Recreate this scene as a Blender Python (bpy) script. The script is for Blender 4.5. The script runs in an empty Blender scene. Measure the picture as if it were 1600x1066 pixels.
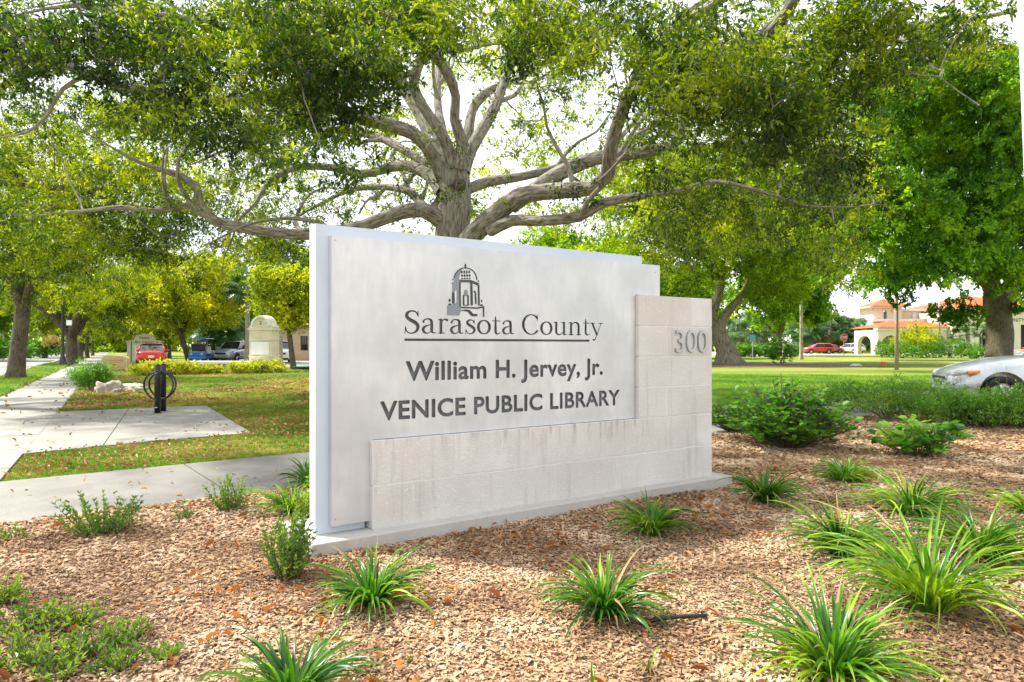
import bpy, bmesh, math, random
import numpy as np
from mathutils import Vector, Matrix, Euler
random.seed(7)
RS = np.random.RandomState(11)
PI = math.pi
sc = bpy.context.scene
COL = sc.collection
# ------------------------------------------------------------------ camera
F = 1075.0          # focal length in pixels of the 1600 px wide photograph
CH = 1.35           # camera height
HZ = 540.0          # horizon row in the photograph
cam_d = bpy.data.cameras.new('camera')
cam = bpy.data.objects.new('camera', cam_d)
COL.objects.link(cam)
cam.location = (0, 0, CH)
cam.rotation_euler = (PI / 2, 0, 0)
cam_d.sensor_width = 36
cam_d.lens = 36 * F / 1600
cam_d.shift_y = (HZ - 533) / 1600
cam_d.clip_end = 2000
sc.camera = cam
# ------------------------------------------------------------------ light
SUN = Vector((-0.62, 0.22, 0.80)).normalized()
elev = math.asin(SUN.z)
azim = math.atan2(SUN.x, SUN.y)
w = bpy.data.worlds.new('World')
sc.world = w
w.use_nodes = True
nt = w.node_tree
nt.nodes.clear()
wo = nt.nodes.new('ShaderNodeOutputWorld')
bg = nt.nodes.new('ShaderNodeBackground')
sky = nt.nodes.new('ShaderNodeTexSky')
sky.sky_type = 'NISHITA'
sky.sun_disc = False
sky.sun_elevation = elev
sky.sun_rotation = azim
sky.air_density = 1.0
sky.dust_density = 0.6; sky.ozone_density = 2.5
bg.inputs['Strength'].default_value = 0.13
# thin white cloud veil over the sky
tc = nt.nodes.new('ShaderNodeTexCoord')
mp = nt.nodes.new('ShaderNodeMapping'); mp.inputs['Scale'].default_value = (1, 1, 2.2)
nz = nt.nodes.new('ShaderNodeTexNoise'); nz.inputs['Scale'].default_value = 1.7; nz.inputs['Detail'].default_value = 6
rp = nt.nodes.new('ShaderNodeMapRange'); rp.inputs['From Min'].default_value = 0.38; rp.inputs['From Max'].default_value = 0.6
rp.inputs['To Min'].default_value = 0.35; rp.inputs['To Max'].default_value = 0.8
mx = nt.nodes.new('ShaderNodeMix'); mx.data_type = 'RGBA'; mx.inputs[7].default_value = (7.9, 7.8, 7.65, 1)
L = nt.links.new
L(tc.outputs['Generated'], mp.inputs[0]); L(mp.outputs[0], nz.inputs['Vector']); L(nz.outputs['Fac'], rp.inputs['Value'])
L(rp.outputs[0], mx.inputs[0]); L(sky.outputs[0], mx.inputs[6]); L(mx.outputs[2], bg.inputs['Color']); L(bg.outputs[0], wo.inputs['Surface'])
sun_d = bpy.data.lights.new('sun', 'SUN')
sun_d.energy = 4.6
sun_d.angle = math.radians(3.0)
sun_d.color = (1.0, 0.95, 0.86)
sun = bpy.data.objects.new('sun', sun_d)
COL.objects.link(sun)
sun.rotation_euler = SUN.to_track_quat('Z', 'Y').to_euler()
sc.view_settings.view_transform = 'Standard'
sc.view_settings.look = 'None'
sc.view_settings.gamma = 1
sc.view_settings.use_curve_mapping = False
sc.view_settings.exposure = 1.14
sc.cycles.use_denoising = True
sc.cycles.max_bounces = 5
sc.cycles.diffuse_bounces = 3
sc.cycles.glossy_bounces = 2
sc.cycles.transmission_bounces = 2

# ------------------------------------------------------------------ helpers
def G(px, py, z=0.0):
    """point on the ground (height z) seen at photo pixel px,py"""
    Y = (CH - z) * F / (py - HZ)
    return Vector(((px - 800) / F * Y, Y, z))
def D(px, py, d):
    return Vector(((px - 800) / F * d, d, CH - (py - HZ) / F * d))

def tag(o, label=None, cat=None, group=None, kind=None):
    if label: o['label'] = label
    if cat: o['category'] = cat
    if group: o['group'] = group
    if kind: o['kind'] = kind
    return o
def empty(name, label, cat, loc=(0, 0, 0), rz=0, group=None):
    o = bpy.data.objects.new(name, None)
    o.empty_display_size = 0.2
    COL.objects.link(o)
    o.location = loc
    o.rotation_euler = (0, 0, rz)
    return tag(o, label, cat, group)
def link(name, me, parent=None, mat=None):
    o = bpy.data.objects.new(name, me)
    COL.objects.link(o)
    if parent: o.parent = parent
    if mat is not None and not me.materials: me.materials.append(mat)
    return o
def children(o):
    return [c for c in bpy.data.objects if c.parent == o]
def copy_tree(o, parent=None):
    c = o.copy(); COL.objects.link(c); c.parent = parent
    for ch in children(o): copy_tree(ch, c)
    return c

class MB:
    """collects simple shapes into one mesh"""
    def __init__(s): s.v = []; s.f = []; s.m = []; s.uv = None; s.k = 0
    def add(s, v, f, m=0):
        b = len(s.v); s.v += [tuple(p) for p in v]; s.f += [tuple(i + b for i in q) for q in f]; s.m += [m] * len(f); return s
    def box(s, c, d, rz=0, m=0, M=None):
        x, y, z = [q / 2 for q in d]
        v = [Vector((a * x, b * y, e * z)) for a in (-1, 1) for b in (-1, 1) for e in (-1, 1)]
        if M is None: M = Matrix.Rotation(rz, 3, 'Z')
        v = [M @ p + Vector(c) for p in v]
        return s.add(v, [(0, 1, 3, 2), (4, 6, 7, 5), (0, 4, 5, 1), (2, 3, 7, 6), (0, 2, 6, 4), (1, 5, 7, 3)], m)
    def box2(s, a, b, m=0):
        return s.box([(a[i] + b[i]) / 2 for i in range(3)], [abs(b[i] - a[i]) for i in range(3)], 0, m)
    def tube(s, pts, rad, n=8, m=0, cap=True):
        pts = [Vector(p) for p in pts]
        if not hasattr(rad, '__len__'): rad = [rad] * len(pts)
        rings = []; ref = None
        for i, p in enumerate(pts):
            t = (pts[min(i + 1, len(pts) - 1)] - pts[max(i - 1, 0)])
            if t.length < 1e-9: t = Vector((0, 0, 1))
            t.normalize()
            if ref is None:
                ref = Vector((1, 0, 0)) if abs(t.x) < .8 else Vector((0, 1, 0))
            a = (ref - t * ref.dot(t)).normalized(); b = t.cross(a); ref = a
            rings.append([p + (a * math.cos(2 * PI * k / n) + b * math.sin(2 * PI * k / n)) * rad[i] for k in range(n)])
        v = [q for r in rings for q in r]; f = []
        for i in range(len(pts) - 1):
            for k in range(n):
                f.append((i * n + k, i * n + (k + 1) % n, (i + 1) * n + (k + 1) % n, (i + 1) * n + k))
        if cap:
            f.append(tuple(range(n - 1, -1, -1))); f.append(tuple((len(pts) - 1) * n + k for k in range(n)))
        return s.add(v, f, m)
    def lathe(s, prof, n=16, c=(0, 0, 0), m=0):
        v = [(c[0] + r * math.cos(2 * PI * k / n), c[1] + r * math.sin(2 * PI * k / n), c[2] + z) for r, z in prof for k in range(n)]
        f = []
        for i in range(len(prof) - 1):
            for k in range(n):
                f.append((i * n + k, i * n + (k + 1) % n, (i + 1) * n + (k + 1) % n, (i + 1) * n + k))
        f.append(tuple(range(n - 1, -1, -1))); f.append(tuple((len(prof) - 1) * n + k for k in range(n)))
        return s.add(v, f, m)
    def prism(s, poly, z0, z1, m=0):
        n = len(poly)
        v = [(p[0], p[1], z0) for p in poly] + [(p[0], p[1], z1) for p in poly]
        f = [tuple(range(n - 1, -1, -1)), tuple(range(n, 2 * n))] + [(i, (i + 1) % n, n + (i + 1) % n, n + i) for i in range(n)]
        return s.add(v, f, m)
    def build(s, name, mats, parent=None, smooth=False, M=None):
        me = bpy.data.meshes.new(name)
        me.from_pydata(s.v, [], s.f)
        if not isinstance(mats, (list, tuple)): mats = [mats]
        for a in mats: me.materials.append(a)
        me.polygons.foreach_set('material_index', s.m)
        if smooth: me.polygons.foreach_set('use_smooth', [True] * len(s.f))
        if M is not None: me.transform(M)
        me.update()
        bm = bmesh.new(); bm.from_mesh(me); bmesh.ops.recalc_face_normals(bm, faces=bm.faces); bm.to_mesh(me); bm.free()
        return link(name, me, parent)

def bevel(o, w_=0.006, seg=2):
    m = o.modifiers.new('bevel', 'BEVEL'); m.width = w_; m.segments = seg; m.limit_method = 'ANGLE'; m.angle_limit = math.radians(40)
    return o

def plate(name, outer, holes, th, mat, parent=None, M=None, res=4, extra=None):
    """flat filled 2D outline (XY) with holes, thickness th, extruded symmetric about z=0"""
    cu = bpy.data.curves.new(name, 'CURVE')
    cu.dimensions = '2D'; cu.fill_mode = 'BOTH'; cu.extrude = th / 2; cu.resolution_u = res
    for poly in ([outer] if outer else []) + list(holes):
        sp = cu.splines.new('POLY'); sp.points.add(len(poly) - 1)
        for i, p in enumerate(poly): sp.points[i].co = (p[0], p[1], 0, 1)
        sp.use_cyclic_u = True
    if extra: extra(cu)
    o = bpy.data.objects.new('t', cu)
    me = bpy.data.meshes.new_from_object(o)
    bpy.data.objects.remove(o); me.name = name
    if M is not None: me.transform(M)
    me.materials.clear(); me.materials.append(mat)
    return link(name, me, parent)

def raster_contours(f, x0, y0, h):
    """zero contours (inside = negative) of grid f[j,i]"""
    ny, nx = f.shape; segs = {}
    def pt(a, b):
        (i0, j0), (i1, j1) = a, b; v0 = f[j0, i0]; v1 = f[j1, i1]; t = v0 / (v0 - v1)
        return (x0 + (i0 + (i1 - i0) * t) * h, y0 + (j0 + (j1 - j0) * t) * h)
    ins = f < 0
    act = np.argwhere((ins[:-1, :-1].astype(int) + ins[1:, :-1] + ins[:-1, 1:] + ins[1:, 1:]) % 4 != 0)
    nxt = {}; co = {}
    for j, i in act:
        c = [(i, j), (i + 1, j), (i + 1, j + 1), (i, j + 1)]
        s = [ins[q[1], q[0]] for q in c]
        cr = []
        for e in range(4):
            if s[e] != s[(e + 1) % 4]:
                a, b = sorted([c[e], c[(e + 1) % 4]]); key = (a, b); co[key] = pt(a, b); cr.append((key, s[e]))
        # walk with the inside on the left
        if len(cr) == 2:
            A = [k for k, q in cr if q][0]; B = [k for k, q in cr if not q][0]; nxt[A] = B
        else:
            ks = [k for k, q in cr]; fl = [q for k, q in cr]
            for e in range(4):
                if fl[e]: nxt[ks[e]] = ks[(e - 1) % 4]
    out = []; used = set()
    for st in list(nxt):
        if st in used: continue
        loop = []; k = st
        while k not in used and k in nxt:
            used.add(k); loop.append(co[k]); k = nxt[k]
        if len(loop) > 6: out.append(loop)
    return out

def embolden(polys, bold):
    # thicken letter outlines: signed distance on a grid, re-contoured; letters are handled one by one
    groups = []
    for q in sorted(polys, key=lambda q: min(p[0] for p in q)):
        x0 = min(p[0] for p in q); x1 = max(p[0] for p in q)
        if groups and x0 < groups[-1][1] - .01: groups[-1][0].append(q); groups[-1][1] = max(groups[-1][1], x1)
        else: groups.append([[q], x1])
    out = []; h = .0085
    for qs, _ in groups:
        A = np.array([p for q in qs for p in q]); B = np.array([p for q in qs for p in q[1:] + q[:1]])
        xs = np.arange(A[:, 0].min() - .06, A[:, 0].max() + .07, h); ys = np.arange(A[:, 1].min() - .06, A[:, 1].max() + .07, h); X, Y = np.meshgrid(xs, ys)
        dist = np.full(X.shape, 1e3); ins = np.zeros(X.shape, bool)
        for a, b in zip(A, B):
            d = b - a; L2 = max(d.dot(d), 1e-12); t = np.clip(((X - a[0]) * d[0] + (Y - a[1]) * d[1]) / L2, 0, 1)
            dist = np.minimum(dist, np.hypot(X - a[0] - t * d[0], Y - a[1] - t * d[1]))
            if a[1] != b[1]: ins ^= ((a[1] > Y) != (b[1] > Y)) & (X < (b[0] - a[0]) * (Y - a[1]) / (b[1] - a[1]) + a[0])
        f = np.where(ins, -dist, dist) - bold; f[np.abs(f) < 1e-7] = 1e-7
        out += raster_contours(f, xs[0], ys[0], h)
    return out

def text_polys(body, bold=0.0, res=4):
    """outlines of a line of text as polygons, normalised to cap height 1, starting at x=0"""
    cu = bpy.data.curves.new('t', 'FONT'); cu.body = body; cu.size = 1; cu.resolution_u = res; cu.space_character = 1 + bold * 1.6
    o = bpy.data.objects.new('t', cu); COL.objects.link(o)
    bpy.context.view_layer.update()
    dg = bpy.context.evaluated_depsgraph_get()
    c2 = o.evaluated_get(dg).to_curve(dg)
    polys = []
    for sp in c2.splines:
        bp = sp.bezier_points
        n = len(bp)
        if n == 0:
            polys.append([(p.co.x, p.co.y) for p in sp.points]); continue
        P = []
        for i in range(n):
            a, b = bp[i], bp[(i + 1) % n]
            p0, p1, p2, p3 = a.co, a.handle_right, b.handle_left, b.co
            for k in range(res):
                t = k / res
                q = p0 * (1 - t) ** 3 + p1 * 3 * t * (1 - t) ** 2 + p2 * 3 * t * t * (1 - t) + p3 * t ** 3
                P.append((q.x, q.y))
        out = []
        for q in P:
            if not out or abs(q[0] - out[-1][0]) + abs(q[1] - out[-1][1]) > 1e-5: out.append(q)
        polys.append(out)
    bpy.data.objects.remove(o)
    return embolden(polys, bold) if bold > 0 else polys

def fit_polys(polys, x0, x1, y0, cap, capref=None):
    xs = [p[0] for q in polys for p in q]; ys = [p[1] for q in polys for p in q]
    mnx, mxx = min(xs), max(xs)
    h = capref if capref else max(ys)
    return [[(x0 + (p[0] - mnx) / (mxx - mnx) * (x1 - x0), y0 + p[1] / h * cap) for p in q] for q in polys]

# ------------------------------------------------------------------ materials
def new_mat(name):
    m = bpy.data.materials.new(name); m.use_nodes = True
    n = m.node_tree.nodes; p = n['Principled BSDF']
    return m, m.node_tree, p
def ramp(nt, stops):
    r = nt.nodes.new('ShaderNodeValToRGB'); e = r.color_ramp.elements
    e[0].position = stops[0][0]; e[0].color = (*stops[0][1], 1)
    e[1].position = stops[-1][0]; e[1].color = (*stops[-1][1], 1)
    for t, c in stops[1:-1]:
        q = e.new(t); q.color = (*c, 1)
    return r
def noise(nt, scale, detail=5, rough=0.55, vec=None, dist=0):
    n = nt.nodes.new('ShaderNodeTexNoise'); n.inputs['Scale'].default_value = scale
    n.inputs['Detail'].default_value = detail; n.inputs['Roughness'].default_value = rough; n.inputs['Distortion'].default_value = dist
    if vec is not None: nt.links.new(vec, n.inputs['Vector'])
    return n
def pos(nt, scale=None, world=True):
    if world:
        g = nt.nodes.new('ShaderNodeNewGeometry').outputs['Position']
    else:
        g = nt.nodes.new('ShaderNodeTexCoord').outputs['Object']
    if scale:
        m = nt.nodes.new('ShaderNodeMapping'); m.inputs['Scale'].default_value = scale
        nt.links.new(g, m.inputs[0]); return m.outputs[0]
    return g
def bump(nt, p, h, strength=0.3, dist=0.01):
    b = nt.nodes.new('ShaderNodeBump'); b.inputs['Strength'].default_value = strength; b.inputs['Distance'].default_value = dist
    nt.links.new(h, b.inputs['Height']); nt.links.new(b.outputs[0], p.inputs['Normal']); return b
def mixc(nt, fac, a, b, mode='MIX'):
    m = nt.nodes.new('ShaderNodeMix'); m.data_type = 'RGBA'; m.blend_type = mode
    for i, q in ((0, fac), (6, a), (7, b)):
        if isinstance(q, (int, float)): m.inputs[i].default_value = q
        elif isinstance(q, tuple): m.inputs[i].default_value = (*q, 1)
        else: nt.links.new(q, m.inputs[i])
    return m.outputs[2]
def maprange(nt, v, a, b, c=0., d=1.):
    m = nt.nodes.new('ShaderNodeMapRange')
    for i, q in enumerate((a, b, c, d)): m.inputs[i + 1].default_value = q
    nt.links.new(v, m.inputs[0]); return m.outputs[0]
def surf(name, c1, c2, scale=3.0, rough=0.7, bscale=60, bstr=0.2, metal=0, world=True, bdist=0.005, spec=0.4):
    """two tone mottled surface with fine relief"""
    m, nt, p = new_mat(name)
    v = pos(nt, world=world)
    n1 = noise(nt, scale, 6, 0.65, v)
    r = ramp(nt, [(0.3, c1), (0.7, c2)])
    nt.links.new(n1.outputs[0], r.inputs[0]); nt.links.new(r.outputs[0], p.inputs['Base Color'])
    n2 = noise(nt, bscale, 4, 0.6, v)
    bump(nt, p, n2.outputs[0], bstr, bdist)
    rr = maprange(nt, n1.outputs[0], 0.2, 0.8, rough - 0.08, rough + 0.08); nt.links.new(rr, p.inputs['Roughness'])
    p.inputs['Metallic'].default_value = metal
    p.inputs['Specular IOR Level'].default_value = spec
    return m
def paint(name, c, rough=0.35, metal=0.0, coat=0.0):
    m, nt, p = new_mat(name)
    v = pos(nt, world=False)
    n = noise(nt, 7, 4, 0.6, v)
    col = mixc(nt, maprange(nt, n.outputs[0], 0.3, 0.7), tuple(x * 0.88 for x in c), tuple(min(1, x * 1.06) for x in c))
    nt.links.new(col, p.inputs['Base Color'])
    p.inputs['Roughness'].default_value = rough; p.inputs['Metallic'].default_value = metal
    p.inputs['Coat Weight'].default_value = coat; p.inputs['Coat Roughness'].default_value = 0.08
    return m

def leaf_mat(name, dark, mid, light, trans, tfac=0.4, rough=0.42, patch=0.35):
    m, nt, p = new_mat(name)
    at = nt.nodes.new('ShaderNodeAttribute'); at.attribute_name = 'rnd'
    oi = nt.nodes.new('ShaderNodeObjectInfo')
    v = pos(nt)
    n = noise(nt, patch, 3, 0.6, v)
    a = nt.nodes.new('ShaderNodeMath'); a.operation = 'MULTIPLY_ADD'
    nt.links.new(at.outputs['Fac'], a.inputs[0]); a.inputs[1].default_value = 0.45
    b = nt.nodes.new('ShaderNodeMath'); b.operation = 'MULTIPLY_ADD'; nt.links.new(oi.outputs['Random'], b.inputs[0]); b.inputs[1].default_value = 0.25
    nt.links.new(maprange(nt, n.outputs[0], 0.36, 0.64, -0.16, 0.46), b.inputs[2])
    nt.links.new(b.outputs[0], a.inputs[2])
    r = ramp(nt, [(0.05, dark), (0.5, mid), (0.95, light)])
    nt.links.new(a.outputs[0], r.inputs[0])
    nt.links.new(r.outputs[0], p.inputs['Base Color'])
    p.inputs['Roughness'].default_value = rough
    p.inputs['Specular IOR Level'].default_value = 0.35
    tr = nt.nodes.new('ShaderNodeBsdfTranslucent')
    tcol = mixc(nt, 1.0, r.outputs[0], trans, 'MULTIPLY')
    nt.links.new(tcol, tr.inputs['Color'])
    ms = nt.nodes.new('ShaderNodeMixShader'); ms.inputs[0].default_value = tfac
    out = nt.nodes['Material Output']
    nt.links.new(p.outputs[0], ms.inputs[1]); nt.links.new(tr.outputs[0], ms.inputs[2]); nt.links.new(ms.outputs[0], out.inputs['Surface'])
    return m

def bark_mat(name, c1, c2, c3, su=34, sv=5):
    m, nt, p = new_mat(name)
    uv = nt.nodes.new('ShaderNodeAttribute'); uv.attribute_name = 'buv'
    mpn = nt.nodes.new('ShaderNodeMapping'); mpn.inputs['Scale'].default_value = (su, sv, 1)
    nt.links.new(uv.outputs['Vector'], mpn.inputs[0])
    n1 = noise(nt, 1.0, 5, 0.6, mpn.outputs[0], 0.4)
    n2 = noise(nt, 1.6, 4, 0.6, pos(nt))
    n3 = noise(nt, 45, 3, 0.6, pos(nt))
    r = ramp(nt, [(0.36, c1), (0.5, c2), (0.68, c3)])
    nt.links.new(n1.outputs[0], r.inputs[0])
    lich = ramp(nt, [(0.5, (0, 0, 0)), (0.68, (1, 1, 1))]); nt.links.new(n2.outputs[0], lich.inputs[0])
    lf = nt.nodes.new('ShaderNodeMath'); lf.operation = 'MULTIPLY'; lf.inputs[1].default_value = 0.45
    nt.links.new(lich.outputs[0], lf.inputs[0])
    c = mixc(nt, lf.outputs[0], r.outputs[0], (c3[0] * 0.95, c3[1] * 1.05, c3[2] * 0.9))
    nt.links.new(c, p.inputs['Base Color'])
    ad = nt.nodes.new('ShaderNodeMath'); ad.operation = 'MULTIPLY_ADD'; nt.links.new(n3.outputs[0], ad.inputs[0]); ad.inputs[1].default_value = 0.25
    nt.links.new(n1.outputs[0], ad.inputs[2])
    bump(nt, p, ad.outputs[0], 1.0, 0.05)
    p.inputs['Roughness'].default_value = 0.85; p.inputs['Specular IOR Level'].default_value = 0.2
    return m

MT = {}
# leaves: olive-green oak with shade painted in, its copy with sunlight painted in, bright green maple-like, yellow-green
MT['oak'] = leaf_mat('shade_toned_oak_leaf', (0.004, 0.014, 0.002), (0.042, 0.100, 0.004), (0.31, 0.38, 0.012), (2.3, 2.2, 0.4), 0.36, .4, .6)
MT['oak_suntone'] = leaf_mat('sun_toned_oak_leaf', (0.035, 0.075, 0.004), (0.24, 0.33, 0.008), (0.60, 0.60, 0.02), (1.7, 1.7, 0.4), 0.55, .45, .5)
MT['green'] = leaf_mat('green_leaf', (0.012, 0.055, 0.004), (0.085, 0.21, 0.010), (0.32, 0.46, 0.02), (2.3, 2.2, 0.5), 0.45)
MT['yellow'] = leaf_mat('yellow_green_leaf', (0.05, 0.09, 0.006), (0.25, 0.32, 0.010), (0.58, 0.55, 0.02), (1.6, 1.6, 0.4), 0.5)
MT['lime'] = leaf_mat('lime_leaf', (0.05, 0.12, 0.006), (0.20, 0.34, 0.012), (0.45, 0.56, 0.03), (1.7, 1.7, 0.4), 0.5)
MT['shrub'] = leaf_mat('shrub_leaf', (0.03, 0.10, 0.010), (0.10, 0.26, 0.022), (0.25, 0.42, 0.04), (1.8, 2.0, 0.8), 0.3, 0.35, 2)
MT['liriope'] = leaf_mat('strap_leaf', (0.015, 0.065, 0.009), (0.065, 0.19, 0.014), (0.32, 0.46, 0.03), (1.8, 1.9, 0.7), 0.3, 0.3, 3)
MT['croton'] = leaf_mat('golden_leaf', (0.16, 0.24, 0.015), (0.48, 0.52, 0.03), (0.80, 0.74, 0.08), (1.3, 1.3, 0.8), 0.3, 0.35, 2)
MT['palm'] = leaf_mat('palm_leaf', (0.02, 0.06, 0.015), (0.05, 0.12, 0.03), (0.11, 0.18, 0.05), (1.8, 1.9, 0.8), 0.25, 0.35, 0.6)
MT['deadpalm'] = leaf_mat('dry_frond', (0.12, 0.08, 0.03), (0.30, 0.22, 0.09), (0.42, 0.34, 0.16), (1.2, 1.1, 0.8), 0.2, 0.6, 0.6)
MT['grass'] = leaf_mat('grass_blade', (0.04, 0.11, 0.008), (0.11, 0.24, 0.012), (0.24, 0.35, 0.025), (1.6, 1.7, 0.6), 0.35, 0.5, 0.5)
MT['drygrass'] = leaf_mat('dry_grass_blade', (0.16, 0.17, 0.02), (0.36, 0.34, 0.06), (0.54, 0.46, 0.15), (1.3, 1.3, 0.7), 0.3, 0.6, 0.7)
MT['litter'] = leaf_mat('fallen_leaf', (0.13, 0.065, 0.02), (0.36, 0.20, 0.07), (0.58, 0.40, 0.18), (1.2, 1.0, 0.7), 0.15, 0.6, 1)
MT['chip'] = leaf_mat('bark_chip', (0.09, 0.042, 0.018), (0.40, 0.245, 0.13), (0.72, 0.54, 0.36), (1, 1, 1), 0.0, 0.8, 1.2)
MT['rust'] = leaf_mat('dry_brown_leaf', (0.14, 0.045, 0.012), (0.40, 0.15, 0.035), (0.60, 0.30, 0.09), (1.3, 1.0, 0.6), 0.2, 0.55, 1)
MT['flower'] = paint('flower_petal', (0.75, 0.70, 0.62), 0.6)
MT['pinkflower'] = leaf_mat('pink_petal', (0.30, 0.09, 0.08), (0.50, 0.22, 0.14), (0.65, 0.42, 0.20), (1.2, 1, 1), 0.2, 0.6, 2)
MT['twig'] = surf('twig_bark', (0.10, 0.075, 0.05), (0.20, 0.165, 0.12), 20, 0.85, 80, 0.3)
MT['bark'] = bark_mat('oak_bark', (0.12, 0.10, 0.08), (0.31, 0.275, 0.225), (0.50, 0.46, 0.39))
MT['bark_dark'] = bark_mat('dark_bark', (0.05, 0.038, 0.026), (0.13, 0.10, 0.07), (0.24, 0.20, 0.15))
MT['bark_pale'] = bark_mat('pale_bark', (0.16, 0.12, 0.085), (0.33, 0.27, 0.20), (0.50, 0.43, 0.34), 8, 2)
MT['palmbark'] = bark_mat('palm_bark', (0.22, 0.19, 0.16), (0.36, 0.33, 0.29), (0.48, 0.45, 0.40), 3, 14)

# ------------------------------------------------------------------ scattering (leaves, chips, grass)
def source(name, V, Fc, mats, mi=None, rnd=None):
    me = bpy.data.meshes.new(name); me.from_pydata([tuple(v) for v in V], [], Fc)
    for m in mats: me.materials.append(m)
    if mi is not None: me.polygons.foreach_set('material_index', mi)
    a = me.attributes.new('rnd', 'FLOAT', 'FACE')
    a.data.foreach_set('value', rnd if rnd is not None else [random.random() for _ in Fc])
    me.update()
    return bpy.data.objects.new(name, me)

def leaf_geo(V, Fc, R, base, d, up, Ln, W, rv, fold=0.15, shape='diamond'):
    """append one folded leaf; R gets its random tone"""
    d = d.normalized(); s = d.cross(up)
    if s.length < 1e-3: s = d.cross(Vector((1, .3, 0)))
    s.normalize(); nrm = s.cross(d)
    b = len(V)
    if shape == 'diamond':
        V += [base, base + d * Ln * .5 + s * W * .5 + nrm * W * fold, base + d * Ln - nrm * Ln * .08, base + d * Ln * .5 - s * W * .5 + nrm * W * fold]
        Fc += [(b, b + 1, b + 2), (b, b + 2, b + 3)]; R += [rv, rv]
    else:   # rounder six sided leaf
        for t, q in ((0, 0), (.3, .45), (.7, .45), (1, 0), (.7, -.45), (.3, -.45)):
            V.append(base + d * Ln * t + s * W * q + nrm * (W * fold * abs(q) * 2 - Ln * .1 * t * t))
        Fc += [(b, b + 1, b + 2, b + 3), (b, b + 3, b + 4, b + 5)]; R += [rv, rv]

def make_sprig(name, mat, n=26, length=0.32, Ln=0.07, W=0.026, spread=0.9, seed=0, shape='diamond', twig=True, droop=0.2):
    rnd = random.Random(seed); V = []; Fc = []; R = []; mi = []
    main = Vector((1, 0, 0))
    stems = [(Vector((0, 0, 0)), Vector((length, 0, -droop * length)))]
    for k in range(3):
        t = rnd.uniform(.15, .7); a = rnd.uniform(0, 2 * PI)
        p = stems[0][1] * t
        dd = Vector((rnd.uniform(.3, .9), math.cos(a) * .8, math.sin(a) * .8)).normalized()
        stems.append((p, p + dd * length * rnd.uniform(.35, .6)))
    if twig:
        for a, b in stems:
            r = .0022
            k = len(V); V += [a + Vector((0, r, 0)), a + Vector((0, -r, 0)), b, ]; Fc.append((k, k + 1, k + 2)); R.append(.3); mi.append(1)
    for i in range(n):
        a, b = stems[rnd.randrange(len(stems))]
        t = rnd.uniform(.15, 1.0)
        p = a.lerp(b, t); ax = (b - a).normalized()
        an = rnd.uniform(0, 2 * PI)
        rad = Vector((0, math.cos(an), math.sin(an)))
        d = (ax * rnd.uniform(.2, 1.) + rad * spread * rnd.uniform(.4, 1.2) + Vector((0, 0, -.15)))
        up = Vector((rnd.uniform(-.6, .6), rnd.uniform(-.6, .6), 1))
        nf = len(Fc)
        leaf_geo(V, Fc, R, p, d, up, Ln * rnd.uniform(.7, 1.25), W * rnd.uniform(.8, 1.2), rnd.random(), .15, shape)
        mi += [0] * (len(Fc) - nf)
    return source(name, V, Fc, [mat, MT['twig']], mi, R)

_ng = {}
def scatter_group(srcs):
    key = tuple(o.name for o in srcs)
    if key in _ng: return _ng[key]
    g = bpy.data.node_groups.new('scatter', 'GeometryNodeTree')
    g.interface.new_socket('Geometry', in_out='INPUT', socket_type='NodeSocketGeometry')
    g.interface.new_socket('Geometry', in_out='OUTPUT', socket_type='NodeSocketGeometry')
    N = g.nodes.new; Lk = g.links.new
    gi = N('NodeGroupInput'); go = N('NodeGroupOutput'); jn = N('GeometryNodeJoinGeometry')
    def named(nm, ty):
        a = N('GeometryNodeInputNamedAttribute'); a.data_type = ty; a.inputs['Name'].default_value = nm
        return [o for o in a.outputs if o.enabled and o.name == 'Attribute'][0]
    rot = N('FunctionNodeEulerToRotation'); Lk(named('rot', 'FLOAT_VECTOR'), rot.inputs[0])
    scl = named('scl', 'FLOAT_VECTOR'); idx = named('idx', 'INT')
    for k, o in enumerate(srcs):
        oi = N('GeometryNodeObjectInfo'); oi.inputs['Object'].default_value = o
        ip = N('GeometryNodeInstanceOnPoints')
        cmp_ = N('FunctionNodeCompare'); cmp_.data_type = 'INT'; cmp_.operation = 'EQUAL'
        ins = [i for i in cmp_.inputs if i.enabled]
        Lk(idx, ins[0]); ins[1].default_value = k
        Lk(gi.outputs[0], ip.inputs['Points']); Lk(cmp_.outputs[0], ip.inputs['Selection'])
        Lk(oi.outputs['Geometry'], ip.inputs['Instance']); Lk(rot.outputs[0], ip.inputs['Rotation']); Lk(scl, ip.inputs['Scale'])
        Lk(ip.outputs[0], jn.inputs[0])
    Lk(jn.outputs[0], go.inputs[0])
    _ng[key] = g
    return g

def scatter(name, P, rot, scl, srcs, parent=None, idx=None):
    n = len(P)
    me = bpy.data.meshes.new(name); me.vertices.add(n)
    P = np.asarray(P, dtype=np.float32)
    me.vertices.foreach_set('co', P.ravel())
    scl = np.asarray(scl, dtype=np.float32)
    if scl.ndim == 1: scl = np.repeat(scl[:, None], 3, 1)
    a = me.attributes.new('rot', 'FLOAT_VECTOR', 'POINT'); a.data.foreach_set('vector', np.asarray(rot, dtype=np.float32).ravel())
    a = me.attributes.new('scl', 'FLOAT_VECTOR', 'POINT'); a.data.foreach_set('vector', scl.ravel())
    if idx is None: idx = RS.randint(0, len(srcs), n)
    a = me.attributes.new('idx', 'INT', 'POINT'); a.data.foreach_set('value', np.asarray(idx, dtype=np.int32))
    for s in srcs[:1]:
        for m in s.data.materials: me.materials.append(m)
    o = link(name, me, parent)
    md = o.modifiers.new('scatter', 'NODES'); md.node_group = scatter_group(srcs)
    return o
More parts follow.
